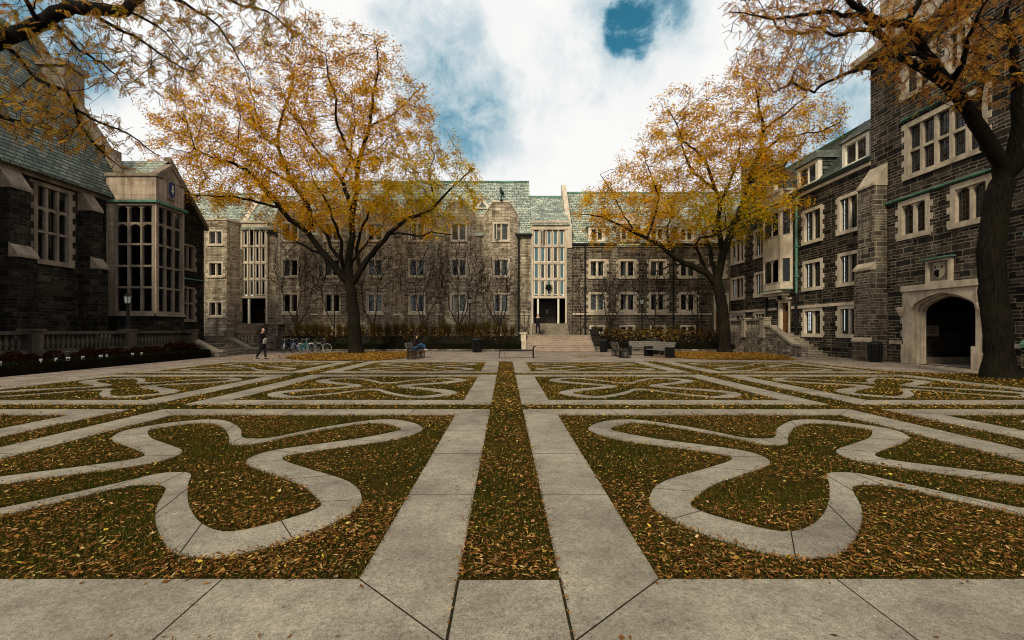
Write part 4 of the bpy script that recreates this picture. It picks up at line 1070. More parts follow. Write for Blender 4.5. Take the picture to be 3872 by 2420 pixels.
# four-centred arch: spandrels filled around the opening, in three stepped orders
n = 24
def arch(w, zs, zt):
    pts = []
    for i in range(n + 1):
        t = -1 + 2 * i / n; k = 1 - abs(t)
        pts.append((am + t * w, zs + (zt - zs) * (min(1, k * 1.0) ** .42 * .82 + .18 * min(1, k * 1.6))))
    return pts
for kk, (w, zs, zt, d0, d1) in enumerate(((1.62, 2.62, 3.32, -.12, .06), (1.52, 2.55, 3.25, -.28, -.1), (1.42, 2.5, 3.17, -.5, -.26))):
    hw = (a1 - a0) / 2 + .03; mb = MB(); p = arch(w, zs, zt); base = 0
    for i in range(n):
        (x0, z0_), (x1, z1_) = p[i], p[i + 1]
        mb.fprism(FT, [(x0, z0_), (x1, z1_), (x1, 3.52), (x0, 3.52)], d0, d1)
    mb.fbox(FT, am - hw, am - w, 0, 3.52, d0, d1); mb.fbox(FT, am + w, am + hw, 0, 3.52, d0, d1)
    mb.build('arch_order', M['trim_tower'], sur)
# passage behind
mb = MB(); y1, y0 = 24.0, 20.2; xb = XT + 7
mb.poly([(XT + .5, y1, 0), (xb, y1, 0), (xb, y1, 4), (XT + .5, y1, 4)]); mb.poly([(XT + .5, y0, 0), (XT + .5, y0, 4), (xb, y0, 4), (xb, y0, 0)]); mb.poly([(xb, y0, 0), (xb, y1, 0), (xb, y1, 4), (xb, y0, 4)]); mb.poly([(XT + .3, y0, 4), (XT + .3, y1, 4), (xb, y1, 4), (xb, y0, 4)])
mb.box(XT + .34, XT + .36, 19.8, y0, 0, 4); mb.build('passage', M['stone_hall'], tw)
mb = MB(); mb.box(XT + .52, xb - .1, y1 - .12, y1 - .002, 0, .3); mb.build('passage_plinth', M['trim_hall'], tw)
pl = thing('wall_plaque', 'pale rectangular inscribed stone plaque on the wall inside the dark archway', 'plaque', (XT + .62, y1 - .05, 1.35))
mb = MB(); mb.box(0, .86, -.03, .03, 0, .46); mb.build('tablet', M['trim_hall'], pl)
mb = MB()
for i in range(5):
    x = .07
    while x < .78:
        l = random.uniform(.04, .12); mb.box(x, min(x + l, .8), -.035, -.029, .07 + i * .075, .095 + i * .075); x += l + .03
mb.build('lettering', M['room'], pl)
mb = MB(); mb.box(-.03, .89, -.015, .02, -.03, .49); mb.build('frame', M['trim_hall'], pl)
# coat of arms panel
ca0, ca1 = ty(3509), ty(3606); cm = (ca0 + ca1) / 2
ar = thing('coat_of_arms', 'carved stone coat of arms panel with white shield above the archway', 'emblem', (0, 0, 0))
mb = MB(); mb.fbox(FT, ca0, ca0 + .14, 3.78, 4.86, -.02, .14); mb.fbox(FT, ca1 - .14, ca1, 3.78, 4.86, -.02, .14); mb.fbox(FT, ca0 + .141, ca1 - .141, 4.74, 4.86, -.02, .14); mb.fbox(FT, ca0 + .141, ca1 - .141, 3.78, 3.86, -.02, .14); mb.build('frame', M['trim_tower'], ar)
mb = MB(); mb.fbox(FT, ca0 - .12, ca1 + .12, 4.861, 4.93, -.02, .26); mb.build('hood', M['copper'], ar)
mb = MB(); mb.fbox(FT, ca0 + .141, ca1 - .141, 3.861, 4.739, -.02, .03); mb.build('panel', M['trim_hall'], ar)
mb = MB()
for i in range(16):   # scrolling mantling either side
    s = -1 if i % 2 else 1; z = 3.93 + (i // 2) * .095; a = cm + s * (.36 + .06 * math.sin(i * 1.3))
    mb.ring(FT.p(a, z, .035), .05, .018, FT.n, 10, 5)
mb.build('mantling', M['trim_hall'], ar)
sh = [(cm - .27, 4.62), (cm - .27, 4.2), (cm - .21, 4.06), (cm, 3.94), (cm + .21, 4.06), (cm + .27, 4.2), (cm + .27, 4.62)]
mb = MB(); mb.fprism(FT, sh, .02, .075); shd = mb.build('shield', M['trim_tower'], ar)
mb = MB(); mb.fprism(FT, [(cm - .24, 4.36), (cm - .24, 4.2), (cm - .19, 4.08), (cm - .005, 3.98), (cm - .005, 4.36)], .07, .082)
for i in range(5): mb.fprism(FT, [(cm - .006, 4.06 + i * .062), (cm + .03, 4.06 + i * .062), (cm + .03, 4.09 + i * .062), (cm - .006, 4.09 + i * .062)], .07, .08)
mb.build('dark_field', M['room'], shd)
mb = MB()
for x in (-.17, .17):
    mb.lathe([(.045, 0), (.045, .012)], (0, 0, 0), 10)
    k = len(mb.v) - 20
    for q in range(k, len(mb.v)): vx, vy, vz = mb.v[q]; mb.v[q] = FT.p(cm + x + vx, 4.5 + vy, .07 + vz)
    mb.fprism(FT, [(cm + x - .045, 4.42), (cm + x + .045, 4.42), (cm + x + .045, 4.44), (cm + x - .045, 4.44)], .07, .082)
mb.build('charge', M['room'], shd)
mb = MB(); mb.fprism(FT, [(cm - .07, 4.53)] + [(cm + .07 * math.cos(R(180 + i * 18)), 4.53 + .09 * math.sin(R(180 + i * 18))) for i in range(1, 10)] + [(cm + .07, 4.53), (cm + .02, 4.5), (cm - .02, 4.5)], .07, .082); mb.build('charge', M['copper'], shd)
mb = MB(); mb.fbox(FT, cm - .3, cm + .3, 4.63, 4.7, .02, .07); mb.build('crest_band', M['trim_tower'], ar)

# ------------------------------------------------------------------ dining hall on the left (faces right)
XH = -21.7
FH = Fr((XH, 0, 0), (0, 1, 0))
hall = thing('dining_hall', 'dark stone hall with steep slate roof, tall chimney and large glazed bay window', 'building')
hy = lambda px, X=XH: X * F / (px - VX)
hw_ = (hy(126), hy(272), 4.8, 8.55)
mbw = MB(); wall(mbw, FH, 8, 28.2, 0, 8.75, [hw_, (15.0, 17.6, 4.8, 8.55)], .35)
mbw.poly([(XH, 28.2, 0), (XH - 11, 28.2, 0), (XH - 11, 28.2, 8.7), (XH - 5.5, 28.2, 17.6), (XH, 28.2, 8.7)])
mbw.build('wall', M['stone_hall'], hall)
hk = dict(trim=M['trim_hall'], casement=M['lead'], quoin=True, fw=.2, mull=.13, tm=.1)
window(hall, FH, *hw_, lights=3, trans=[6.25, 7.35], arched=[1], **hk); window(hall, FH, 15.0, 17.6, 4.8, 8.55, lights=3, trans=[6.25, 7.35], arched=[1], **hk)
mb = MB(); mb.fbox(FH, 8, 27.9, 8.62, 8.95, -.02, .2); mb.build('cornice', M['trim_hall'], hall)
mb = MB(); mb.fbox(FH, 8, 27.9, 8.951, 9.05, -.02, .36); mb.build('gutter', M['copper'], hall)
s = 1.55; mb = MB(); e = XH + .45
mb.poly([(e, 8, 8.9), (e, 28.0, 8.9), (e - 6, 28.0, 8.9 + 6 * s), (e - 6, 8, 8.9 + 6 * s)]); mb.poly([(e - 6, 8, 8.9 + 6 * s), (e - 6, 28, 8.9 + 6 * s), (e - 12, 28, 8.9), (e - 12, 8, 8.9)])
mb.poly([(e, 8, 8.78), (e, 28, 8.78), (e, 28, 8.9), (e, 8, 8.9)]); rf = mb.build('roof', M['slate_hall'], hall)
mb = MB(); mb.box(e - 6.15, e - 5.85, 8, 28, 8.85 + 6 * s, 9.1 + 6 * s); mb.build('ridge', M['copper'], rf)
fg = Fr((0, 28.3, 0), (1, 0, 0)); mb = MB()
mb.fprism(fg, [(e + .3, 8.6), (e + .3, 9.2), (e - 6, 9.5 + 6 * s), (e - 6, 8.3 + 6 * s), (e - .3, 8.3)][::-1], -.25, .3); mb.build('gable_coping', M['trim_hall'], hall)
mb = MB(); mb.box(-26.1, -24.6, 27.3, 28.6, 11, 16.4); ch = mb.build('chimney', M['trim_hall'], hall)
mb = MB(); mb.box(-26.25, -24.45, 27.15, 28.75, 16.4, 16.75); mb.build('chimney_cap', M['trim_hall'], ch)
mb = MB(); mb.box(-24.0, -22.9, 28.0, 29.2, 9, 12.2); mb.build('chimney', M['trim_hall'], hall)
for a0, a1 in ((20.75, 21.65), (24.85, 25.5), (18.4, 19.2), (13.3, 14.2)):
    buttress(hall, FH, a0, a1, [(1.2, 1.15), (4.75, 1.0), (7.7, .7)], M['stone_hall'], M['trim_hall'])
# projecting bay
XF = -19.0; y0, y1 = 26.6, 28.95
bm, bs = MB(), MB()
fs = Fr((XH, y0, 0), (1, 0, 0)); ff = Fr((XF, 0, 0), (0, 1, 0))
so_ = (.42, 2.62, 2.58, 8.5); fo_ = (y0 + .1, y1 - .12, 2.58, 8.5)
wall(bs, fs, 0, 2.7, 0, 2.4); wall(bs, ff, y0, y1, 0, 2.4); bs.build('bay_base', M['stone_hall'], hall)
wall(bm, fs, 0, 2.7, 2.4, 10.0, [so_], .3); wall(bm, ff, y0, y1, 2.4, 10.0, [fo_], .3)
bm.poly([(XH, y1, 0), (XF, y1, 0), (XF, y1, 10), (XH, y1, 10)][::-1])
ym = (y0 + y1) / 2
bm.fprism(ff, [(y0 + .25, 10.0), (y1 - .25, 10.0), (ym + .12, 10.78), (ym - .12, 10.78)], -.35, .02)
bay = bm.build('bay_wall', M['ashlar_hall'], hall)
hk2 = dict(trim=M['trim_hall'], casement=M['lead'], quoin=False, fw=.1, mull=.11, tm=.1, cw=.03)
tr = [3.95, 5.12, 6.3, 7.45]
window(bay, fs, *so_, lights=3, trans=tr, arched=[3, 4], **hk2); window(bay, ff, *fo_, lights=3, trans=tr, arched=[3, 4], **hk2)
mb = MB(); mb.fbox(fs, -.0, 2.82, 8.55, 8.68, -.02, .16); mb.fbox(ff, y0 - .02, y1 + .1, 8.551, 8.681, -.02, .159); mb.build('bay_cornice', M['copper'], hall)
mb = MB(); mb.fbox(fs, -.05, 2.8, 9.99, 10.16, -.3, .09); mb.fbox(ff, y0 + .08, y0 + .5, 10.0, 10.17, -.3, .095); mb.fbox(ff, y1 - .5, y1 + .05, 10.0, 10.17, -.3, .095); mb.build('bay_coping', M['trim_hall'], hall)
mb = MB()
for sg in (-1, 1):
    q = [(ym + sg * 1.05, 10.02), (ym + sg * 1.05, 10.24), (ym, 11.02), (ym, 10.78)]
    mb.fprism(ff, q if sg < 0 else q[::-1], -.4, .1)
mb.build('gable_coping', M['trim_hall'], hall)
mb = MB(); mb.fbox(fs, -.02, 2.76, 2.38, 2.52, -.02, .1); mb.fbox(ff, y0 - .1, y1 + .02, 2.381, 2.521, -.02, .1); mb.build('bay_sill', M['trim_hall'], hall)
em = thing('wall_shield', 'blue carved shield in an arched stone frame on the bay gable of the hall', 'emblem')
mb = MB(); pr = [(ym - .3, 9.0), (ym + .3, 9.0)] + [(ym + .3 * math.cos(R(i * 18)), 9.98 + .3 * math.sin(R(i * 18))) for i in range(11)]
mb.fprism(ff, pr, .0, .05); mb.build('frame', M['trim_hall'], em)
mb = MB(); mb.fprism(ff, [(ym - .22, 9.9), (ym - .22, 9.4), (ym, 9.1), (ym + .22, 9.4), (ym + .22, 9.9), (ym, 10.0)], .05, .1); sdl = mb.build('shield', rough_mat('blue enamel', (.012, .02, .08), (.035, .05, .15), 9, .5, .2), em)
mb = MB(); mb.fprism(ff, [(ym - .1, 9.5), (ym + .02, 9.32), (ym + .12, 9.5), (ym + .05, 9.62), (ym + .1, 9.78), (ym - .06, 9.82), (ym - .02, 9.62)], .1, .12); mb.build('charge', M['trim'], sdl)
# roofed cross wing beyond the bay
FC = Fr((-21.2, 0, 0), (0, 1, 0)); mb = MB()
c1 = (hy(690, -21.2), hy(737, -21.2), 5.65, 7.35); c2 = (c1[0], c1[1], 2.25, 4.5)
wall(mb, FC, y1 - .01, 34.4, 0, 9.0, [c1, c2]); mb.poly([FC.p(27.2, 9.0), FC.p(34.4, 9.0), FC.p(30.8, 12.2)])
mb.poly([(-21.2, 34.4, 0), (-30, 34.4, 0), (-30, 34.4, 9), (-21.2, 34.4, 9)][::-1]); mb.build('wall', M['stone_hall'], hall)
window(hall, FC, *c1, lights=2, **{**hk, 'fw': .13}); window(hall, FC, *c2, lights=2, trans=[3.4], **{**hk, 'fw': .13})
mb = MB(); mb.poly([(-21.2, 26.9, 8.75), (-21.2, 30.8, 12.25), (-30, 30.8, 12.25), (-30, 26.9, 8.75)][::-1]); mb.poly([(-21.2, 34.7, 8.75), (-30, 34.7, 8.75), (-30, 30.8, 12.25), (-21.2, 30.8, 12.25)][::-1]); mb.build('roof', M['slate'], hall)
mb = MB()
mb.fprism(FC, [(30.8, 12.15), (30.8, 12.5), (34.75, 8.95), (34.75, 8.65)][::-1], -.3, .14); mb.build('gable_coping', M['trim_hall'], hall)
mb = MB(); mb.fbox(FC, y1, 34.4, 5.0, 5.08, -.02, .09); mb.build('string_course', M['copper'], hall)

# terrace in front of the hall
tr_ = thing('terrace', 'stone terrace with balustrade and pedestals in front of the dark hall', 'terrace')
mb = MB(); mb.box(XH + .01, -18.82, 8, 33.9, -.02, .72); mb.build('platform', M['stone_low'], tr_)
balustrade(tr_, Fr((-19.0, 0, 0), (0, 1, 0)), 12, 29.9, .724, .86, [14.6, 19.62, 24.62, 29.6], M['trim_dark'])
# left steps up from the court to the corner doorway
ls = thing('entrance_steps', 'wide stone steps with sloping cheek walls at the end of the hall terrace', 'steps')
steps_mb(30.1, 33.5, -17.7, 0, 3, .165, .36, 'x', -1, mb=(mb := MB())); mb.build('tread', M['step'], ls)
mb = MB(); mb.box(-23.4, -18.75, 29.95, 36.4, -.015, .492); mb.build('landing', M['paver'], ls)
fx = Fr((0, 29.75, 0), (1, 0, 0))
for yy in (29.8, 33.75):
    fx = Fr((0, yy, 0), (1, 0, 0)); mb = MB()
    mb.fprism(fx, [(-19.2, 0), (-17.1, 0), (-17.1, .3), (-17.6, .3), (-18.9, .95), (-19.2, .95)], -.19, .19); c = mb.build('cheek_wall', M['stone_low'], ls)
    mb = MB(); mb.fprism(fx, [(-19.25, .951), (-18.9, .951), (-17.6, .301), (-17.05, .301), (-17.05, .42), (-17.55, .42), (-18.85, 1.08), (-19.25, 1.08)], -.24, .24); mb.build('coping', M['step'], c)
steps_mb(-22.5, -20.4, 36.3, .492, 4, .165, .38, mb=(mb := MB())); mb.build('tread', M['trim_hall'], ls)
mb = MB(); mb.box(-23.4, -17.9, 37.85, 42.85, -.02, 1.15); mb.build('landing', M['stone_low'], ls)
mb = MB(); mb.box(-23.25, -20.85, 42.8, 43.7, 1.0, 2.17); mb.build('riser_wall', M['stone_low'], ls)
steps_mb(-23.0, -21.0, 41.0, 1.15, 6, .172, .3, mb=(mb := MB())); mb.build('tread', M['trim_hall'], ls)
balustrade(ls, Fr((0, 34.9, 0), (1, 0, 0)), -20.1, -17.9, .6, .95, [-19.5], M['trim_hall'])
mb = MB(); mb.box(-20.0, -17.75, 34.7, 35.1, -.01, .6); mb.build('parapet_wall', M['stone_low'], ls)
mb = MB(); mb.box(-18.6, -17.85, 38.3, 39.6, 0, 2.05); pr_ = mb.build('pier', M['stone_low'], ls)
mb = MB(); mb.box(-18.75, -17.4, 38.2, 39.7, 2.05, 2.2); mb.build('pier_cap', M['trim_hall'], pr_)

# central steps
cs = thing('entrance_steps', 'broad seven tread stone steps with second flight leading to the central doorway', 'steps')
steps_mb(1.62, 6.78, 36.9, 0, 7, .167, .34, mb=(mb := MB())); mb.build('tread', rough_mat('worn step stone', (.24, .18, .145), (.34, .27, .215), 4, .85, .3, stains=(.4, .31, .24)), cs)
mb = MB(); mb.box(1.3, 7.0, 39.24, 42.9, -.02, 1.165); mb.build('landing', M['step'], cs)
steps_mb(2.3, 5.38, 41.0, 1.165, 6, .169, .3, mb=(mb := MB())); mb.build('tread', M['step'], cs)
mb = MB(); mb.box(2.2, 5.45, 42.83, 43.7, 1.0, 2.17); mb.build('riser_wall', M['trim'], cs)
mb = MB(); mb.box(1.25, 1.6, 37.6, 38.9, 0, .75); mb.box(1.22, 1.61, 38.3, 39.4, .751, 1.3); mb.box(1.12, 1.66, 38.25, 39.5, 1.301, 1.42); mb.build('cheek_block', M['trim'], cs)
mb = MB(); f = Fr((0, 0, 0), (0, 1, 0))
for i in range(5): y = 37.0 + i * .5; mb.fprism(f, [(y, 0), (y + .49, 0), (y + .49, .62 + i * .24), (y, .42 + i * .24)], 6.82, 7.35)
mb.build('cheek_block', M['stone_low'], cs)
mb = MB()
for i in range(5): y = 37.0 + i * .5; mb.fprism(f, [(y - .04, .425 + i * .24), (y + .5, .625 + i * .24), (y + .5, .72 + i * .24), (y - .04, .52 + i * .24)], 6.76, 7.42)
mb.build('coping', M['stone_black'], cs)

# ------------------------------------------------------------------ planting beds along the back range
gw = thing('garden_wall', 'dark mossy retaining wall of the planting bed left of the central steps', 'wall')
mb = MB(); mb.box(-17.6, 1.2, 39.3, 39.7, -.02, 1.12); mb.build('wall_face', M['stone_black'], gw)
mb = MB(); mb.box(-17.6, 1.2, 37.75, 38.0, -.02, .13); mb.build('kerb', M['stone_low'], gw)
gw2 = thing('garden_wall', 'dark mossy retaining wall of the planting bed right of the central steps', 'wall')
mb = MB(); mb.box(7.5, 17.8, 39.3, 39.7, -.02, 1.12); mb.build('wall_face', M['stone_black'], gw2)
mb = MB(); mb.box(7.5, 19.4, 37.75, 38.0, -.02, .13); mb.build('kerb', M['stone_low'], gw2)
for pts in ([(-17.55, 39.68), (1.25, 39.68), (1.25, 43), (-17.55, 43)], [(7.05, 39.68), (17.82, 39.68), (17.82, 43), (7.05, 43)]): sheet('soil', pts, 1.1, M['soil'])
for pts in ([(-17.55, 38.0), (1.22, 38.0), (1.22, 39.3), (-17.55, 39.3)], [(7.48, 38.0), (19.4, 38.0), (19.4, 39.3), (7.48, 39.3)]): sheet('soil', pts, .05, M['soil'])
DARKG = [(.012, .017, .006), (.022, .028, .01), (.008, .011, .005), (.035, .036, .013)]
def leaf_volume(name, par, n, boxf, ln, wd, cols, w, mat=None, outward=None):
    c = boxf(n); d = rng.normal(0, 1, (n, 3)); d[:, 2] = np.abs(d[:, 2]) * .6
    return quads_obj(name, leaf_quads(c, d, rng.normal(0, 1, (n, 3)), rng.uniform(*ln, n), rng.uniform(*wd, n)), palette(n, cols, w), mat or M['leaf'], par)
def hedge(x0, x1, y0, y1, h, label, n):
    t = thing('clipped_hedge', label, 'hedge', ((x0 + x1) / 2, (y0 + y1) / 2, 0))
    mb = MB(); hx, hyy = (x1 - x0) / 2 - .04, (y1 - y0) / 2 - .04; mb.box(-hx, hx, -hyy, hyy, 0, h - .05); mb.build('branches', M['soil'], t)
    def bf(n):
        c = np.stack([rng.uniform(-hx, hx, n), rng.uniform(-hyy, hyy, n), rng.uniform(0, h, n)], 1)
        f = rng.random(n); c[f < .5, 2] = h + rng.normal(0, .03, (f < .5).sum()); c[(f >= .5), 1] = np.where(rng.random((f >= .5).sum()) < .8, -hyy, hyy) + rng.normal(0, .03, (f >= .5).sum()); return c
    leaf_volume('foliage', t, n, bf, (.05, .1), (.03, .05), DARKG, [3, 3, 2, 1])
hedge(-17.0, 1.2, 38.05, 39.0, .5, 'low clipped dark green hedge left of the central steps, under the flower bed', 12000)
hedge(7.9, 19.2, 38.05, 39.0, .5, 'low clipped dark green hedge behind the three benches', 8000)
hedge(-18.35, -17.65, 9.0, 29.4, .42, 'long low dark hedge along the paved edge below the hall balustrade', 12000)
sheet('soil', [(-18.85, 8), (-17.6, 8), (-17.6, 29.5), (-18.85, 29.5)], .02, M['soil'])
# clumps of ornamental grass
def grass_clump():
    n = 420; a = rng.uniform(0, 6.28, n); r0 = rng.uniform(0, .16, n); sp = rng.beta(1.6, 2.2, n) * .75; h = rng.uniform(.75, 1.45, n)
    V = np.zeros((n * 3, 4, 3)); cs_ = np.stack([np.cos(a), np.sin(a)], 1); sd = np.stack([-np.sin(a), np.cos(a)], 1)
    for k in range(3):
        for e, t in ((0, k / 3), (1, (k + 1) / 3)):
            rr = r0 + sp * t ** 1.8; z = h * (t - .38 * t * t * sp * 1.5); wv = .013 * (1 - t * .8)
            p = cs_ * rr[:, None]
            l, rgt = p - sd * wv, p + sd * wv
            i = slice(k * n, (k + 1) * n)
            if e == 0: V[i, 0, :2] = l; V[i, 1, :2] = rgt; V[i, 0, 2] = V[i, 1, 2] = z
            else: V[i, 3, :2] = l; V[i, 2, :2] = rgt; V[i, 3, 2] = V[i, 2, 2] = z
    col = palette(n, [(.13, .095, .022), (.09, .08, .02), (.2, .14, .035), (.05, .05, .014), (.16, .09, .03)], [4, 4, 2, 3, 2])
    return V, np.tile(col, (3, 1))
protos = []
gi = 0
for x0, x1 in ((-17.0, .8), (7.6, 17.2)):
    x = x0
    while x < x1:
        t = thing('ornamental_grass', 'arching clump of tawny ornamental grass in the bed below the residence windows', 'grass clump', (x + random.uniform(-.15, .15), random.uniform(40.0, 40.6), 1.1), random.uniform(0, 6), 'clumps of ornamental grass along the back bed')
        if len(protos) < 5:
            V, c = grass_clump(); o = quads_obj('blades', V, c, M['leaf'], t); protos.append(o)
        else:
            o = protos[gi % 5].copy(); COL.objects.link(o); o.parent = t
        s = random.uniform(.78, 1.12) * (.72 if x > 5 else 1); t.scale = (s, s, s * random.uniform(.9, 1.1)); gi += 1
        x += random.uniform(.55, .75)
# perennials with big yellowing leaves hanging over the wall
def perennial(yellow):
    n = 130; a = rng.uniform(0, 6.28, n); r = rng.uniform(0, .55, n) ** .8; z = rng.uniform(-.45, .5, n)
    c = np.stack([np.cos(a) * r, np.sin(a) * r * .7 - .12, z], 1); d = rng.normal(0, 1, (n, 3)); d[:, 2] -= .6
    nr = rng.normal(0, .6, (n, 3)); nr[:, 1] -= 1
    col = palette(n, [(.4, .27, .05), (.16, .08, .03), (.04, .025, .012), (.3, .18, .06), (.07, .07, .02)], [1.6 * yellow, 3, 4, 1.5 * yellow, 1.5])
    return quads_obj('foliage', leaf_quads(c, d, nr, rng.uniform(.1, .24, n), rng.uniform(.07, .14, n)), col, M['leaf'])
pp = [perennial(y) for y in (.35, .7, .2, 1.4, 1.8)]
for o in pp: COL.objects.unlink(o)
for x0, x1 in ((-17.1, .9), (7.7, 17.4)):
    x = x0
    while x < x1:
        right = x > 5; bright = right and 9 < x < 13.6
        t = thing('flowering_perennial', 'low perennial with drooping yellow and brown autumn leaves over the dark retaining wall', 'perennial', (x, random.uniform(39.25, 39.55), 1.18 + random.uniform(-.1, .1)), random.uniform(-.4, .4), 'perennials with yellowing leaves along the retaining wall')
        o = pp[random.choice((3, 4)) if bright else random.choice((0, 1, 2, 2))].copy(); COL.objects.link(o); o.parent = t
        s = random.uniform(.75, 1.05); t.scale = (s, s, s); x += random.uniform(.5, .75)
# dark chrysanthemum mounds along the hall terrace, with white plant tags
def mum():
    n = 700; v = rng.normal(0, 1, (n, 3)); v /= np.linalg.norm(v, axis=1, keepdims=True); v[:, 2] = np.abs(v[:, 2])
    c = v * np.array([.42, .42, .38]) * rng.uniform(.8, 1.05, (n, 1)); d = rng.normal(0, 1, (n, 3))
    return quads_obj('foliage', leaf_quads(c, d, v, rng.uniform(.05, .09, n), rng.uniform(.04, .07, n)), palette(n, [(.03, .008, .006), (.055, .014, .009), (.014, .012, .006), (.09, .03, .012)], [4, 3, 4, 1]), M['leaf'])
m0 = mum(); COL.objects.unlink(m0)
y = 12.5
while y < 29.3:
    t = thing('chrysanthemum', 'dark red chrysanthemum mound planted below the hall balustrade', 'flower', (-18.5 + random.uniform(-.1, .1), y, .45), random.uniform(0, 6), 'dark red flower mounds along the hall terrace')
    o = m0.copy(); COL.objects.link(o); o.parent = t; s = random.uniform(.75, 1.2); t.scale = (s, s, s * random.uniform(.8, 1.2)); y += random.uniform(.6, 1.15)
for px, py in ((5, 1338), (160, 1334), (217, 1333), (262, 1331), (318, 1329), (385, 1326), (408, 1324), (505, 1320), (540, 1318)):
    y = 17.9 * F / (VX - px)
    t = thing('plant_tag', 'small white plant tag stuck among the dark red flower mounds', 'tag', (-17.95, y, .35), random.uniform(-.3, .3), 'white plant tags in the hall flower bed')
    mb = MB(); mb.box(-.012, .012, -.07, .07, .02, .17); mb.build('card', M['cream'], t); mb = MB(); mb.box(-.008, .008, -.01, .01, -.25, .02); mb.build('stake', M['lead'], t)
# ------------------------------------------------------------------ trees: traced limbs, then branches grown towards crown points
def resample(pts, step):
    out = [pts[0]]
    for a, b in zip(pts, pts[1:]):
        n = max(1, int(round((b - a).length / step)))
        for i in range(1, n + 1): out.append(a.lerp(b, i / n))
    return out
class Skeleton:
    def __init__(s, step): s.p = []; s.par = []; s.step = step; s.minr = {}
    def limb(s, pts, r0=None, r1=None):
        pts = resample(pts, s.step)
        if not s.p:
            parent = -1; start = 0
        else:
            d = [(q - pts[0]).length_squared for q in s.p]; parent = int(np.argmin(d)); start = 1 if d[parent] < (s.step * .6) ** 2 else 0
        n = len(pts)
        for i in range(start, n):
            s.p.append(pts[i] + (Vector((random.gauss(0, 1), random.gauss(0, 1), random.gauss(0, 1))) * s.step * .06 if i and parent >= 0 else Vector()))
            s.par.append(parent); parent = len(s.p) - 1
            if r0: s.minr[parent] = r0 + (r1 - r0) * i / max(1, n - 1)
    def grow(s, attr, infl, kill, iters, up=.05, jit=.25, gravity=0):
        attr = [Vector(a) for a in attr]; step = s.step
        made = {}
        for it in range(iters):
            kd = kdtree.KDTree(len(s.p))
            for i, q in enumerate(s.p): kd.insert(q, i)
            kd.balance()
            acc = {}; alive = []
            for a in attr:
                co, i, d = kd.find(a)
                if d < kill: continue
                alive.append(a)
                if d < infl: acc[i] = acc.get(i, Vector()) + (a - co).normalized()
            attr = alive
            if not acc: break
            new = 0
            for i, v in acc.items():
                d = v.normalized() + Vector((random.gauss(0, jit), random.gauss(0, jit), random.gauss(0, jit) + up - gravity))
                d.normalize()
                if any(d.dot(q) > .9 for q in made.get(i, [])): continue
                made.setdefault(i, []).append(d)
                s.p.append(s.p[i] + d * step); s.par.append(i); new += 1
            if not new: break
    def radii(s, tip, expo, rmax=None):
        n = len(s.p); acc = np.zeros(n); ch = [[] for _ in range(n)]
        for i in range(n):
            if s.par[i] >= 0: ch[s.par[i]].append(i)
        r = np.zeros(n)
        order = sorted(range(n), key=lambda i: -i)
        # children always have larger indices than their parents
        for i in order:
            r[i] = (tip ** expo + acc[i]) ** (1 / expo) if ch[i] == [] else acc[i] ** (1 / expo)
            r[i] = s.minr.get(i, r[i]) if i in s.minr and s.minr[i] > .03 else max(r[i], s.minr.get(i, 0))
            if s.par[i] >= 0: acc[s.par[i]] += r[i] ** expo
        for i in range(n):      # a branch is never thicker than what carries it
            if s.par[i] >= 0: r[i] = min(r[i], r[s.par[i]] * 1.0)
        if rmax: r = np.minimum(r, rmax)
        s.r = r; s.ch = ch; return r
    def mesh(s, name, mat, parent, min_r=0):
        mb = MB(); n = len(s.p)
        roots = [i for i in range(n) if s.par[i] < 0]
        stack = [(i, None) for i in roots]
        while stack:
            i, fr = stack.pop()
            chain = [] if fr is None else [fr]
            j = i
            while True:
                chain.append(j)
                c = s.ch[j]
                if not c: break
                c = sorted(c, key=lambda q: -s.r[q])
                for q in c[1:]: stack.append((q, j))
                j = c[0]
            if len(chain) < 2: continue
            rr = [float(s.r[q]) for q in chain]
            if fr is not None: rr[0] = rr[1]
            if rr[0] < min_r: continue
            k = 12 if rr[0] > .15 else 7 if rr[0] > .05 else 4 if rr[0] > .02 else 3
            mb.tube([s.p[q] for q in chain], rr, k, caps=False)
        return mb.build(name, mat, parent, True)
def ell_points(n, ells):
    """random points in a union of ellipsoids given as (centre, radii)"""
    vol = np.array([e[1][0] * e[1][1] * e[1][2] for e in ells]); k = rng.choice(len(ells), n, p=vol / vol.sum())
    v = rng.normal(0, 1, (n, 3)); v /= np.linalg.norm(v, axis=1, keepdims=True); v *= rng.uniform(0, 1, (n, 1)) ** (1 / 2.6)
    c = np.array([tuple(e[0]) for e in ells])[k]; r = np.array([e[1] for e in ells])[k]
    return c + v * r
def limb3(pts, Y, d0=0.0, d1=0.0):
    n = len(pts); return [P(x, y, Y + d0 + (d1 - d0) * i / max(1, n - 1)) for i, (x, y) in enumerate(pts)]
def clump3(c, s, k=0.0):
    x, y, z = c[:, 0] * s, c[:, 1] * s, c[:, 2] * s * 1.7
    return (np.sin(x + 1.4 * np.sin(z * .9 + k) + k) + np.sin(z * 1.3 + 1.6 * np.sin(y * .8 + k)) + np.sin(y * 1.1 + 1.3 * np.sin(x * 1.2)) + .7 * np.sin(2.3 * x + 1.9 * z + k)) / 3.2
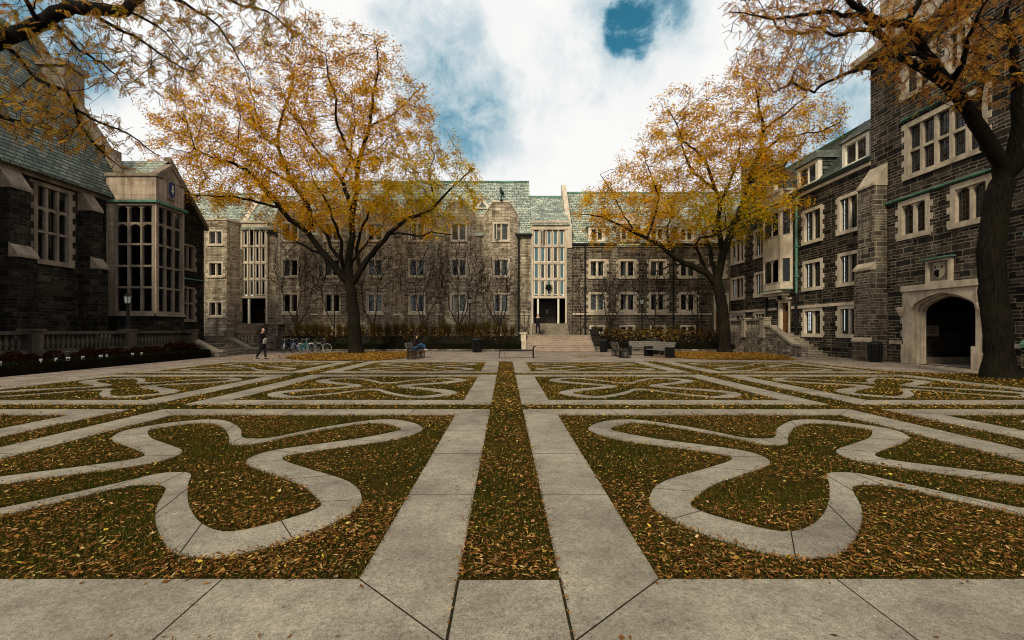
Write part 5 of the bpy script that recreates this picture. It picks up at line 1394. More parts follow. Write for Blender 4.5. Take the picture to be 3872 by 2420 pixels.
def crown(sk, par, thresh, per, ln, wd, spread, colf, droop=.25, name='crown', mask=None):
    idx = [i for i in range(len(sk.p)) if sk.r[i] < thresh and sk.par[i] >= 0]
    base = np.array([tuple(sk.p[i]) for i in idx]); pa = np.array([tuple(sk.p[sk.par[i]]) for i in idx])
    if mask is not None: k = mask(base); base, pa = base[k], pa[k]
    n = len(base) * per; b = np.repeat(base, per, 0); q = np.repeat(pa, per, 0)
    t = rng.random((n, 1)); dirb = b - q; dirb /= np.maximum(np.linalg.norm(dirb, axis=1, keepdims=True), 1e-6)
    d = dirb * .5 + rng.normal(0, .75, (n, 3)); d[:, 2] = d[:, 2] * .55 - droop
    d /= np.linalg.norm(d, axis=1, keepdims=True)
    L_ = rng.uniform(*ln, n)
    c = b + (q - b) * t + rng.normal(0, spread, (n, 3)) + d * L_[:, None] * .5
    nr = rng.normal(0, .7, (n, 3)); nr[:, 2] += 1
    return quads_obj(name, leaf_quads(c, d, nr, L_, rng.uniform(*wd, n)), colf(c), M['leaf'], par)
GOLD = [(.8, .4, .012), (.9, .52, .018), (.62, .28, .012), (.55, .45, .018), (.36, .16, .012), (.95, .68, .05)]

# --- the large honey locust left of centre
Y1 = 34.3; px1 = Y1 / F
tl = thing('honey_locust_tree', 'large golden honey locust spreading over the left half of the court', 'tree', (0, 0, 0))
sk = Skeleton(.42)
sk.limb(limb3([(1347, 1337), (1345, 1300), (1338, 1200), (1330, 1111), (1320, 1072)], Y1), .47, .36)
sk.minr[0] = .62; sk.minr[1] = .52
LM = [
 ([(1320, 1072), (1295, 1047), (1246, 987), (1186, 908), (1161, 873), (1097, 829), (1057, 784), (1037, 754), (998, 714), (947, 655), (882, 617), (806, 600), (735, 563)], 0, -3.5, .26, .05),
 ([(1057, 784), (973, 764), (898, 744), (814, 744), (720, 735)], -.8, -2.5, .1, .03),
 ([(1161, 873), (1176, 848), (1171, 799), (1146, 744), (1136, 729), (1104, 693), (1077, 617), (1050, 557), (1055, 492), (1072, 416), (1099, 362), (1110, 280)], 0, 2.5, .2, .04),
 ([(1104, 693), (1010, 640), (900, 560), (830, 520), (760, 440)], .6, 3, .1, .03),
 ([(1050, 557), (1001, 525), (974, 460), (960, 380), (930, 300)], 1, 4, .09, .03),
 ([(1320, 1072), (1295, 992), (1250, 933), (1236, 888), (1196, 843), (1165, 780)], 0, 3, .18, .05),
 ([(1295, 992), (1288, 908), (1260, 830), (1235, 760), (1190, 690)], 0, -3, .14, .04),
 ([(1322, 1060), (1318, 1007), (1330, 898), (1330, 823), (1332, 812), (1348, 720), (1354, 650), (1359, 595), (1381, 530), (1397, 476), (1408, 405), (1413, 351), (1430, 270), (1425, 180), (1413, 134)], 0, -1, .27, .03),
 ([(1354, 650), (1327, 600), (1300, 530), (1278, 481), (1267, 427), (1272, 373), (1240, 290), (1230, 200)], 0, -3.5, .12, .03),
 ([(1332, 800), (1294, 682), (1245, 611), (1213, 590), (1180, 546), (1131, 460), (1090, 420), (1060, 330)], 0, 2, .16, .03),
 ([(1294, 682), (1325, 610), (1330, 540), (1345, 470), (1330, 400)], .2, 3, .1, .03),
 ([(1397, 476), (1450, 455), (1505, 420), (1560, 360), (1590, 330)], -.5, 1, .07, .03),
 ([(1359, 595), (1430, 560), (1470, 520), (1540, 500)], -.3, 3, .06, .02),
 ([(1328, 1080), (1340, 1062), (1360, 1027), (1394, 972), (1434, 928), (1469, 883), (1504, 853), (1543, 826), (1588, 814), (1628, 794), (1672, 749), (1707, 709), (1742, 680), (1790, 640)], 0, -2, .23, .03),
 ([(1469, 883), (1524, 883), (1588, 893), (1628, 878), (1707, 888)], -.4, -3, .09, .03),
 ([(1360, 1027), (1350, 950), (1362, 880), (1392, 807), (1440, 760), (1480, 707), (1560, 690)], 0, 2.5, .14, .03),
 ([(1628, 794), (1640, 740), (1620, 660), (1640, 600)], -1, 1, .07, .02),
 ([(1320, 1072), (1330, 990), (1400, 900), (1450, 850)], .3, 5, .14, .05), ([(1318, 1060), (1250, 980), (1130, 920), (1060, 880)], .3, 5, .14, .05),
]
for pts, d0, d1, r0, r1 in LM: sk.limb(limb3(pts, Y1, d0, d1), r0, r1)
e = lambda px, py, rx, rz, ry=None, dy=0: (P(px, py, Y1 + dy), (rx * px1, ry or rx * px1 * .8, rz * px1))
ELL = [e(1230, 470, 440, 340, 6.5), e(900, 650, 330, 190, 5), e(1600, 720, 250, 170, 4.5), e(1250, 250, 300, 150, 4.5), e(860, 470, 240, 240, 5), e(1300, 760, 420, 120, 6), e(1420, 400, 180, 220, 4), e(760, 690, 190, 100, 3), e(690, 470, 140, 150, 3), e(1660, 850, 150, 70, 3), e(1600, 560, 150, 110, 3)]
sk.grow(ell_points(9000, ELL), 5.0, .5, 110)
sk.radii(.0085, 2.3)
sk.mesh('trunk', M['bark'], tl)
def gold(green_px, green_py, gr, Y):
    def f(c):
        n = len(c); px = VX + c[:, 0] * F / c[:, 1]; py = HZ - (c[:, 2] - EYE) * F / c[:, 1]
        col = palette(n, GOLD, [5, 4, 4, 1.0, 2.2, 1.3])
        g = np.exp(-(((px - green_px) / gr) ** 2 + ((py - green_py) / (gr * .75)) ** 2)) + .25 * clump(c[:, 0], c[:, 2], .8, 4)
        k = rng.random(n) < g * .8; col[k] = palette(k.sum(), [(.44, .38, .012), (.6, .46, .015), (.3, .28, .012)], [2, 2, 1])
        hi = np.clip((700 - py) / 500, 0, 1); k = rng.random(n) < hi * .55
        col[k] = palette(k.sum(), [(.38, .14, .015), (.22, .08, .012), (.52, .22, .018)], [2, 1.5, 1.5])
        return np.clip(col * np.array([.95, .93, .55]) * (1 + .38 * clump3(c, 2.4, .6))[:, None], .003, .95)
    return f
crown(sk, tl, .022, 44, (.13, .28), (.045, .09), .2, gold(1640, 700, 230, Y1), mask=lambda c: rng.random(len(c)) < .36 + 1.25 * clump3(c, 1.9) - .26 * np.clip((c[:, 2] - 13) / 7, 0, 1))

# --- the locust right of centre
Y2 = 35.0; px2 = Y2 / F
t2 = thing('honey_locust_tree', 'golden honey locust beside the wing steps on the right of the court', 'tree', (0, 0, 0))
sk = Skeleton(.42)
sk.limb(limb3([(2741, 1334), (2739, 1290), (2734, 1200), (2722, 1110), (2710, 1060)], Y2), .46, .34); sk.minr[0] = .56
LM = [
 ([(2715, 1080), (2671, 1032), (2596, 997), (2542, 967), (2497, 928), (2448, 903), (2398, 878), (2329, 843), (2274, 819), (2200, 809)], 0, -2, .24, .03),
 ([(2596, 997), (2540, 1003), (2497, 1022), (2458, 1034)], -.3, -2, .08, .03),
 ([(2398, 878), (2340, 780), (2300, 700), (2270, 660)], -1, 1, .07, .02),
 ([(2448, 903), (2480, 800), (2492, 746), (2460, 660), (2440, 610)], -.8, -2, .1, .03),
 ([(2710, 1060), (2725, 1000), (2735, 960), (2748, 928), (2760, 868), (2790, 819), (2815, 749), (2825, 693), (2857, 619), (2883, 545), (2888, 487), (2872, 423), (2860, 330), (2880, 260)], 0, -1, .3, .03),
 ([(2710, 1050), (2691, 992), (2686, 948), (2671, 898), (2640, 850), (2650, 790)], 0, 4, .18, .05),
 ([(2671, 1032), (2660, 1000), (2640, 950), (2631, 928), (2646, 898), (2700, 890), (2770, 850)], 0, -2.5, .12, .04),
 ([(2735, 960), (2715, 860), (2724, 767), (2708, 725), (2666, 603), (2629, 566), (2582, 534), (2560, 470), (2530, 420)], 0, -2, .2, .03),
 ([(2708, 725), (2682, 700), (2619, 651), (2587, 582), (2571, 519), (2590, 440)], -.6, 2, .12, .03),
 ([(2724, 767), (2760, 690), (2790, 600), (2800, 540), (2780, 440)], -.3, 4, .12, .03),
 ([(2825, 700), (2846, 683), (2910, 651), (2968, 624), (3000, 582), (3040, 540)], -.5, 1, .1, .03),
 ([(2888, 492), (2925, 460), (2985, 420), (3050, 360)], -.8, -2, .1, .03), ([(2857, 619), (2900, 560), (2947, 524), (3026, 508), (3105, 497), (3180, 460)], -.6, -3, .09, .03),
 ([(2790, 819), (2860, 800), (2950, 770), (3010, 740)], -.4, -2, .08, .03),
 ([(2542, 967), (2520, 880), (2540, 800), (2560, 730)], 0, 4, .1, .03),
]
for pts, d0, d1, r0, r1 in LM: sk.limb(limb3(pts, Y2, d0, d1), r0, r1)
e = lambda px, py, rx, rz, ry=None, dy=0: (P(px, py, Y2 + dy), (rx * px2, ry or rx * px2 * .8, rz * px2))
ELL = [e(2660, 650, 330, 240, 6), e(2880, 450, 270, 220, 5), e(2380, 800, 210, 150, 4), e(2720, 810, 360, 110, 5.5), e(2600, 480, 160, 150, 4), e(3020, 490, 150, 110, 3.2), e(2300, 850, 130, 80, 2.5), e(2900, 290, 180, 90, 3), e(2920, 720, 130, 80, 3)]
sk.grow(ell_points(7000, ELL), 5.0, .5, 110)
sk.radii(.0085, 2.3)
sk.mesh('trunk', M['bark'], t2)
crown(sk, t2, .022, 42, (.13, .28), (.045, .09), .2, gold(2780, 820, 200, Y2), mask=lambda c: rng.random(len(c)) < .36 + 1.25 * clump3(c, 1.9, 1.3) - .26 * np.clip((c[:, 2] - 12) / 6, 0, 1))

# --- near locust at the right edge, its limbs arching over the court
Y3 = 16.6
t3 = thing('honey_locust_tree', 'near dark trunked honey locust at the right edge before the gate tower', 'tree', (0, 0, 0))
sk = Skeleton(.26)
sk.limb(limb3([(3785, 1432), (3780, 1400), (3770, 1250), (3755, 1100), (3745, 950), (3765, 800), (3790, 690)], Y3), .4, .36); sk.minr[0] = .6; sk.minr[1] = .5; sk.minr[2] = .44
LM = [
 ([(3790, 690), (3783, 614), (3725, 518), (3658, 412), (3591, 326), (3533, 249), (3485, 182), (3470, 150), (3430, 86), (3344, 86), (3286, 52), (3229, 23), (3160, -60)], 0, -2.6, .25, .07),
 ([(3568, 322), (3488, 259), (3413, 219), (3361, 161), (3315, 115), (3260, 60), (3240, -30)], -.9, .6, .15, .05),
 ([(3510, 225), (3476, 201), (3361, 213), (3303, 230), (3257, 259), (3211, 275), (3147, 301), (3105, 323), (3079, 349), (3041, 338), (2994, 312), (2925, 349)], -1.2, -4.0, .08, .015),
 ([(3361, 161), (3290, 111), (3227, 116), (3158, 137), (3100, 110), (3040, 130), (2960, 120)], -.5, -2.5, .09, .015),
 ([(3286, 52), (3200, 60), (3120, 40), (3030, 60), (2900, 70), (2760, 40)], -2.2, -4, .08, .012),
 ([(3430, 86), (3470, 20), (3500, -60)], -1.8, -2, .1, .06),
 ([(3476, 190), (3520, 110), (3560, 30), (3600, -60)], -1.3, .5, .1, .05),
 ([(3790, 690), (3830, 600), (3850, 480), (3845, 330), (3830, 180), (3800, 40)], 0, -1.5, .22, .08),
 ([(3783, 640), (3720, 560), (3700, 420), (3720, 300), (3700, 160)], 0, 1.5, .11, .04),
 ([(3790, 690), (3900, 560), (4000, 400), (4100, 250)], 0, -2, .2, .09),
 ([(3591, 326), (3640, 240), (3660, 150), (3700, 60)], -.8, -3, .1, .04),
]
for pts, d0, d1, r0, r1 in LM: sk.limb(limb3(pts, Y3, d0, d1), r0, r1)
def ep(px, py, y, rx, rz, ry): return (P(px, py, y), (rx * y / F, ry, rz * y / F))
ELL = [ep(3300, 90, 14.5, 420, 190, 2.2), ep(3000, 150, 13.0, 260, 170, 1.6), ep(3660, 130, 15.5, 330, 250, 2.5), ep(2860, 60, 13, 140, 80, 1), ep(3620, 330, 16, 200, 110, 1.5), ep(3060, 310, 12.8, 170, 50, .9), ep(3800, 120, 14, 200, 260, 2.5), ep(3300, -120, 14, 600, 150, 3)]
sk.grow(ell_points(7500, ELL), 3.2, .27, 120, gravity=.1)
sk.radii(.0055, 2.3)
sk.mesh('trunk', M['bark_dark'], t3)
DARKGOLD = [(.48, .2, .03), (.55, .29, .04), (.34, .13, .025), (.2, .09, .02), (.6, .36, .05)]
def sprays(sk, par, thresh, per, colset, wts, length=(.14, .26), nl=7, mask=None):
    """drooping compound leaves: a row of paired leaflets along a stalk"""
    idx = [i for i in range(len(sk.p)) if sk.r[i] < thresh and sk.par[i] >= 0]
    base = np.array([tuple(sk.p[i]) for i in idx]); pa = np.array([tuple(sk.p[sk.par[i]]) for i in idx])
    if mask is not None:
        k = mask(base); base, pa = base[k], pa[k]
    n = len(base) * per; b = np.repeat(base, per, 0); q = np.repeat(pa, per, 0); b = b + (q - b) * rng.random((n, 1))
    d = rng.normal(0, .8, (n, 3)); d[:, 2] = d[:, 2] * .5 - .45; d /= np.linalg.norm(d, axis=1, keepdims=True)
    s = np.cross(d, rng.normal(0, .5, (n, 3)) + np.array([0, 0, 1.0])); s /= np.linalg.norm(s, axis=1, keepdims=True)
    LL = rng.uniform(*length, (n, 1)); col0 = palette(n, colset, wts)
    Q, C = [], []
    for k in range(nl):
        t = (k + .5) / nl; p0 = b + d * LL * t - np.array([0, 0, 1]) * LL * .25 * t * t
        for sg in (-1, 1):
            ld = s * sg * .8 + d * .55 + np.array([0, 0, -.25]); l_ = LL[:, 0] * .34 * (1 - .45 * abs(t - .45))
            ld = ld / np.linalg.norm(ld, axis=1, keepdims=True)
            Q.append(leaf_quads(p0 + ld * (l_ / 2)[:, None], ld, np.cross(ld, d) + rng.normal(0, .35, (n, 3)), l_, l_ * .36)); C.append(col0 * rng.uniform(.85, 1.15, (n, 1)))
    return quads_obj('crown', np.concatenate(Q), np.concatenate(C), M['leaf'], par)
sprays(sk, t3, .014, 3, DARKGOLD, [4, 3, 3, 2, 1.2], mask=lambda c: rng.random(len(c)) < .5 + 1.0 * clump3(c, 2.0))

# --- near locust outside the left edge, branches reaching into the upper left
t4 = thing('honey_locust_tree', 'overhanging locust branches with thin drooping leaves in the upper left corner', 'tree', (0, 0, 0))
sk = Skeleton(.18)
Y4 = 9.0
base = P(-900, 1246, Y4); base.z = 0
sk.limb([base, base + Vector((0, 0, 2.5)), base + Vector((.3, 0, 4.2)), P(-350, 330, Y4)], .42, .3); sk.minr[0] = .6
LM = [
 ([(-350, 330), (-150, 240), (0, 150), (80, 115), (150, 88), (210, 50), (270, 28), (370, 32), (440, 42), (478, 36)], 0, -.3, .17, .095),
 ([(470, 38), (500, 10), (560, -30), (640, -90)], -.3, .4, .09, .06),
 ([(-150, 240), (0, 165), (60, 205), (130, 290), (180, 315), (250, 345), (290, 415), (380, 465), (450, 490), (520, 530), (590, 590)], 0, .3, .05, .008),
 ([(280, 390), (300, 470), (350, 540), (400, 590), (470, 640)], .1, .8, .03, .008),
 ([(205, 85), (240, 130), (300, 190), (390, 240), (440, 290), (470, 325)], -.2, -.6, .035, .007),
 ([(330, 38), (430, 100), (500, 135), (560, 170), (640, 230), (720, 270)], -.3, .3, .035, .007),
 ([(480, 38), (560, 75), (620, 120), (690, 200), (740, 250)], -.3, .8, .03, .007),
 ([(560, -30), (700, 10), (780, 60), (830, 100), (880, 180), (930, 260), (950, 330)], .2, 1.2, .04, .006),
 ([(640, -90), (820, -20), (920, 20), (1010, 40), (1080, 100), (1130, 130)], .4, 1.4, .04, .006),
 ([(150, 88), (110, 20), (60, -60)], -.2, -.8, .05, .03), ([(128, 90), (128, 40), (140, 0)], -.2, .2, .02, .01),
 ([(-350, 330), (-150, 380), (0, 440), (120, 470), (230, 500)], 0, .8, .08, .01),
]
for pts, d0, d1, r0, r1 in LM: sk.limb(limb3(pts, Y4, d0, d1), r0, r1)
ELL = [ep(430, 190, 8.9, 400, 150, 1.0), ep(860, 110, 9.6, 290, 120, .9), ep(150, 430, 9.3, 200, 110, .8), ep(330, 520, 9.5, 190, 90, .6), ep(1080, 70, 10, 130, 70, .6), ep(80, 110, 8.8, 200, 120, .8), ep(430, 600, 9.6, 130, 60, .4), ep(600, -60, 9, 600, 80, 1), ep(170, 280, 9, 160, 90, .5)]
sk.grow(np.concatenate([ell_points(3600, ELL), ell_points(1300, [ep(130, 420, 9.3, 190, 110, .7), ep(330, 480, 9.4, 170, 90, .5)])]), 2.6, .18, 120, gravity=.18)
sk.radii(.004, 2.3)
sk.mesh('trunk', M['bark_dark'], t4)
OLIVE = [(.38, .2, .025), (.3, .19, .025), (.46, .27, .035), (.2, .12, .018), (.32, .13, .025)]
sprays(sk, t4, .011, 2, OLIVE, [4, 3, 2, 2, 2], (.12, .22), 8, mask=lambda c: rng.random(len(c)) < .62 + .8 * clump3(c, 2.6))

# --- bare multi-stemmed shrubs trained in front of the back range
def bare_shrub(px, ybase, top_py, width_px, label, seed):
    Y = 41.6; X = (px - VX) * Y / F; rr = random.Random(seed)
    t = thing('bare_shrub_tree', label, 'small tree', (X, Y, 1.05))
    H = EYE + (HZ - top_py) * Y / F - 1.05; W = width_px * Y / F / 2
    s = Skeleton(.24); s.limb([Vector((0, 0, 0)), Vector((rr.uniform(-.05, .05), 0, .35)), Vector((rr.uniform(-.1, .1), 0, .75))], .085, .075)
    nst = rr.choice((2, 3, 3, 4, 5))
    for k in range(nst):
        a = -1 + 2 * (k + rr.uniform(.1, .9)) / nst
        s.limb([Vector((0, 0, .75)), Vector((a * W * .35, rr.uniform(-.25, .25), .75 + H * .18)), Vector((a * W * rr.uniform(.4, .7), rr.uniform(-.4, .3), .75 + H * rr.uniform(.25, .42)))], .05, .03)
    pts = ell_points(900, [(Vector((0, -.1, H * .6)), (W, .75, H * .42)), (Vector((0, -.1, H * .78)), (W * .8, .6, H * .25))])
    s.grow(pts, 3.0, .2, 70, up=.05, jit=.55)
    s.radii(.0105, 2.3, .09); s.mesh('branches', M['bark_thin'], t)
SH = [(1125, 870, 270, 'bare branching shrub tree in the bed left of the left locust trunk'), (1262, 880, 260, 'bare branching shrub tree in the bed directly left of the locust trunk fork'),
      (1412, 880, 250, 'bare branching shrub tree in the bed directly right of the left locust trunk'), (1600, 890, 240, 'bare branching shrub tree in the bed behind the seated person'),
      (1736, 880, 270, 'bare branching shrub tree beside the lamp post left of the central steps'), (1888, 930, 210, 'bare branching shrub tree nearest the left side of the central steps'),
      (2307, 990, 170, 'slender bare shrub tree just right of the central steps'), (2472, 960, 240, 'bare forked shrub tree behind the right lamp post'), (2635, 1030, 110, 'thin crooked bare shrub tree left of the right locust trunk')]
for i, (px, tp, wpx, lab) in enumerate(SH): bare_shrub(px, 0, tp, wpx, lab, i)
# leafless creepers on the walls
def creeper(x0, x1, z1, y, label, seed, dens=170):
    t = thing('creeper', label, 'climbing plant', ((x0 + x1) / 2, y, 1.1)); w = (x1 - x0) / 2
    s = Skeleton(.2); s.limb([Vector((0, 0, 0)), Vector((.05, 0, .4))], .03, .025)
    for k in range(3): s.limb([Vector((.05, 0, .4)), Vector((w * (k - 1) * .5, 0, .9)), Vector((w * (k - 1) * .8, 0, 1.8))], .02, .012)
    n = dens; a = rng.random(n); pts = np.stack([rng.uniform(-w, w, n), rng.uniform(-.05, .02, n), (z1 - 1.1) * rng.random(n) ** .8], 1)
    s.grow(pts, 2.5, .22, 60, up=.1, jit=.35)
    for i, q in enumerate(s.p): s.p[i] = Vector((q.x, min(max(q.y, -.06), .0), q.z))
    s.radii(.009, 2.3, .035); s.mesh('branches', M['bark_thin'], t)
    idx = [i for i in range(len(s.p)) if rng.random() < .8]; b = np.repeat(np.array([tuple(s.p[i]) for i in idx]), 2, 0); n = len(b)
    d = rng.normal(0, 1, (n, 3)); d[:, 2] -= .8; nr = rng.normal(0, .4, (n, 3)); nr[:, 1] -= 1
    quads_obj('foliage', leaf_quads(b + rng.normal(0, .07, (n, 3)) * [1, .3, 1] - [0, .06, 0], d, nr, rng.uniform(.06, .13, n), rng.uniform(.04, .09, n)), palette(n, [(.1, .03, .02), (.07, .035, .022), (.16, .05, .03), (.035, .02, .015)], [3, 3, 1, 3]), M['leaf'], t)
creeper(bays[3] + 1.2, bays[4] - 1.1, 9.2, YB - .05, 'reddish brown creeper between the two bays behind the seated person', 1)
creeper(bays[4] + 1.2, bays[5] - 1.1, 8.6, YB - .05, 'reddish brown creeper on the wall left of the rightmost bay', 2)
creeper(bays[2] + 1.2, bays[3] - 1.1, 7.0, YB - .05, 'thin brown creeper on the wall behind the right limb of the left locust', 3, 120)
creeper(5.95, 7.15, 8.4, YB - .06, 'dense brown creeper covering the wall right of the central doorway', 4, 260)
creeper(1.15, 2.2, 4.4, YB - .05, 'dark leafy creeper on the wall corner left of the central doorway', 5, 130)
# ------------------------------------------------------------------ lamp posts, bins, benches, bicycles
def lamp_post(loc, h, label, base=True):
    t = thing('lamp_post', label, 'lamp post', loc, 0, 'black lantern lamp posts')
    mb = MB()
    if base: mb.lathe([(.16, 0), (.16, .12), (.11, .2), (.09, .55), (.06, .65), (.05, h - .62), (.07, h - .58), (.05, h - .52)], (0, 0, 0), 10)
    else: mb.lathe([(.2, 0), (.2, .08), (.12, .14), (.1, .3), (.07, h - .62), (.09, h - .58), (.06, h - .52)], (0, 0, 0), 10)
    mb.build('pole', M['iron'], t)
    mb = MB(); z = h - .52
    mb.lathe([(.1, z), (.14, z + .03), (.14, z + .05)], (0, 0, 0), 6)
    for i in range(6):
        a = math.pi * i / 3; mb.tube([(.14 * math.cos(a), .14 * math.sin(a), z + .04), (.19 * math.cos(a), .19 * math.sin(a), z + .4)], .014, 4)
    mb.lathe([(.22, z + .4), (.2, z + .42), (.06, z + .54), (.02, z + .62)], (0, 0, 0), 6)
    lc = mb.build('lantern', M['iron'], t)
    mb = MB(); mb.lathe([(.125, z + .05), (.175, z + .4)], (0, 0, 0), 6); mb.build('pane', M['frost'], lc)
lamp_post((-19.0, 24.62, 1.69), 1.75, 'short black lantern lamp standing on the hall balustrade pedestal', False)
lamp_post(((1777 - VX) * 40.6 / F, 40.6, 1.1), 3.2, 'tall black lantern lamp post in the bed left of the central steps')
lamp_post(((2428 - VX) * 40.6 / F, 40.6, 1.1), 3.15, 'tall black lantern lamp post in the bed behind the benches')

def bin_(x, y, h, r, label, lid=True):
    t = thing('litter_bin', label, 'litter bin', (x, y, -.01))
    mb = MB(); n = 22
    for i in range(n):
        a = 2 * math.pi * i / n; c, s = math.cos(a) * r, math.sin(a) * r
        mb.tube([(c * .92, s * .92, .04), (c, s, h * .6), (c * 1.02, s * 1.02, h - .05)], r * .1, 4)
    mb.build('slat', M['iron'], t); 
    mb = MB(); mb.lathe([(r * .8, .02), (r * .86, h - .08)], (0, 0, 0), 14); mb.build('liner', M['iron'], t)
    mb = MB(); mb.ring((0, 0, h - .04), r * 1.05, .03, (0, 0, 1), 20, 6); mb.build('rim', M['gutter'], t)
    mb = MB(); mb.lathe([(r * .9, 0), (r * .95, .05)], (0, 0, 0), 14); mb.build('base', M['iron'], t)
    if lid:
        mb = MB(); mb.lathe([(r * 1.0, h - .02), (r * .9, h + .06), (r * .3, h + .12)], (0, 0, 0), 16); mb.build('lid', M['gutter'], t)
q = G(1803, 1332); bin_(q.x, q.y + .1, .95, .33, 'black litter bin by the hedge between the seated person and the central steps')
q = G(2283, 1331); bin_(q.x, q.y + .1, .85, .26, 'black litter bin beside the right cheek wall of the central steps')
bin_((2470 - VX) * 33.2 / F + .1, 33.4, .95, .4, 'wide black litter bin behind the gap between the right benches')
q = G(3322, 1368); bin_(q.x - .1, q.y + .1, .95, .3, 'black litter bin against the gate tower wall beside its buttress')

def bench(loc, rz, L_, label):
    """local: seat along x, sitter faces -y"""
    t = thing('slatted_bench', label, 'bench', loc, rz, 'slatted benches around the court')
    for i in range(4):
        mb = MB(); y = -.26 + i * .14; mb.box(-L_ / 2 + .06, L_ / 2 - .06, y, y + .115, .42, .465); mb.build('seat_slat', M['slat'], t)
    for i in range(4):
        mb = MB(); z = .5 + i * .105; y = .3 + i * .028
        mb.hexa([(-L_ / 2 + .03, y, z), (L_ / 2 - .03, y, z), (L_ / 2 - .03, y + .04, z), (-L_ / 2 + .03, y + .04, z), (-L_ / 2 + .03, y + .022, z + .09), (L_ / 2 - .03, y + .022, z + .09), (L_ / 2 - .03, y + .062, z + .09), (-L_ / 2 + .03, y + .062, z + .09)]); mb.build('back_slat', M['slat'], t)
    for s in (-1, 1):      # cage-like iron ends made of upright bars
        mb = MB(); x = s * L_ / 2
        for i in range(9):
            y = -.3 + i * .075; mb.box(x - .03, x + .03, y - .02, y + .02, .0, .6)
        mb.box(x - .032, x + .032, -.33, .33, .58, .62); mb.box(x - .032, x + .032, -.33, .33, .0, .03); mb.box(x - .02, x + .02, -.3, .3, .38, .41)
        mb.build('end_frame', M['iron'], t)
    mb = MB(); mb.box(-L_ / 2 + .04, L_ / 2 - .04, -.02, .02, .36, .415); mb.build('rail', M['iron'], t)
    mb = MB()
    for x in (-L_ / 2 + .3, L_ / 2 - .3): mb.hexa([(x - .02, .34, .4), (x + .02, .34, .4), (x + .02, .37, .4), (x - .02, .37, .4), (x - .02, .45, .92), (x + .02, .45, .92), (x + .02, .48, .92), (x - .02, .48, .92)])
    mb.build('back_brace', M['iron'], t)
    return t
GZ = -.01
bench(((2385 - VX) * 31.6 / F + 1.0, 31.6, GZ), 0, 2.1, 'grey slatted bench facing the court, middle of the three right benches')
bench((6.95, 29.5, GZ), R(90), 2.1, 'slatted bench with its end towards the viewer, left of the three right benches')
bench((9.25, 29.5, GZ), R(-72), 2.1, 'slatted bench with its end towards the viewer, right of the three right benches')
bench((-5.15, 28.2, GZ), R(90), 2.1, 'dark slatted bench that the seated person in jeans sits on')
bb_ = thing('backless_bench', 'low backless bench with one curled iron arm in front of the central steps', 'bench', (.63, 28.55, GZ))
mb = MB(); mb.box(-.98, .98, -.22, .22, .42, .49); mb.build('seat', M['gutter'], bb_)
for s in (-1, 1):
    mb = MB()
    if s < 0: mb.box(-1.0, -.96, -.2, -.16, 0, .5); mb.box(-1.0, -.96, .16, .2, 0, .5); mb.box(-1.0, -.96, -.22, .22, .49, .53)
    else:
        mb.tube([(1.0, -.18, 0), (.99, -.18, .45), (1.0, -.18, .6), (1.06, -.18, .68), (1.12, -.18, .68)], .04, 6); mb.tube([(1.0, .18, 0), (.99, .18, .45), (1.0, .18, .6), (1.06, .18, .68), (1.12, .18, .68)], .04, 6); mb.box(.96, 1.03, -.2, .2, .4, .44)
    mb.build('leg', M['iron'], bb_)
sk_ = thing('wooden_stake', 'thin reddish wooden stake in the paving before the backless bench', 'stake', ((1910 - VX) * 27.6 / F, 27.7, GZ))
mb = MB(); mb.tube([(0, 0, 0), (-.03, 0, .42)], [.018, .014], 5); mb.build('stick', M['wood_door'], sk_); mb = MB(); mb.tube([(-.03, 0, .42), (-.034, 0, .46)], .016, 5); mb.build('tip', M['slat'], sk_)

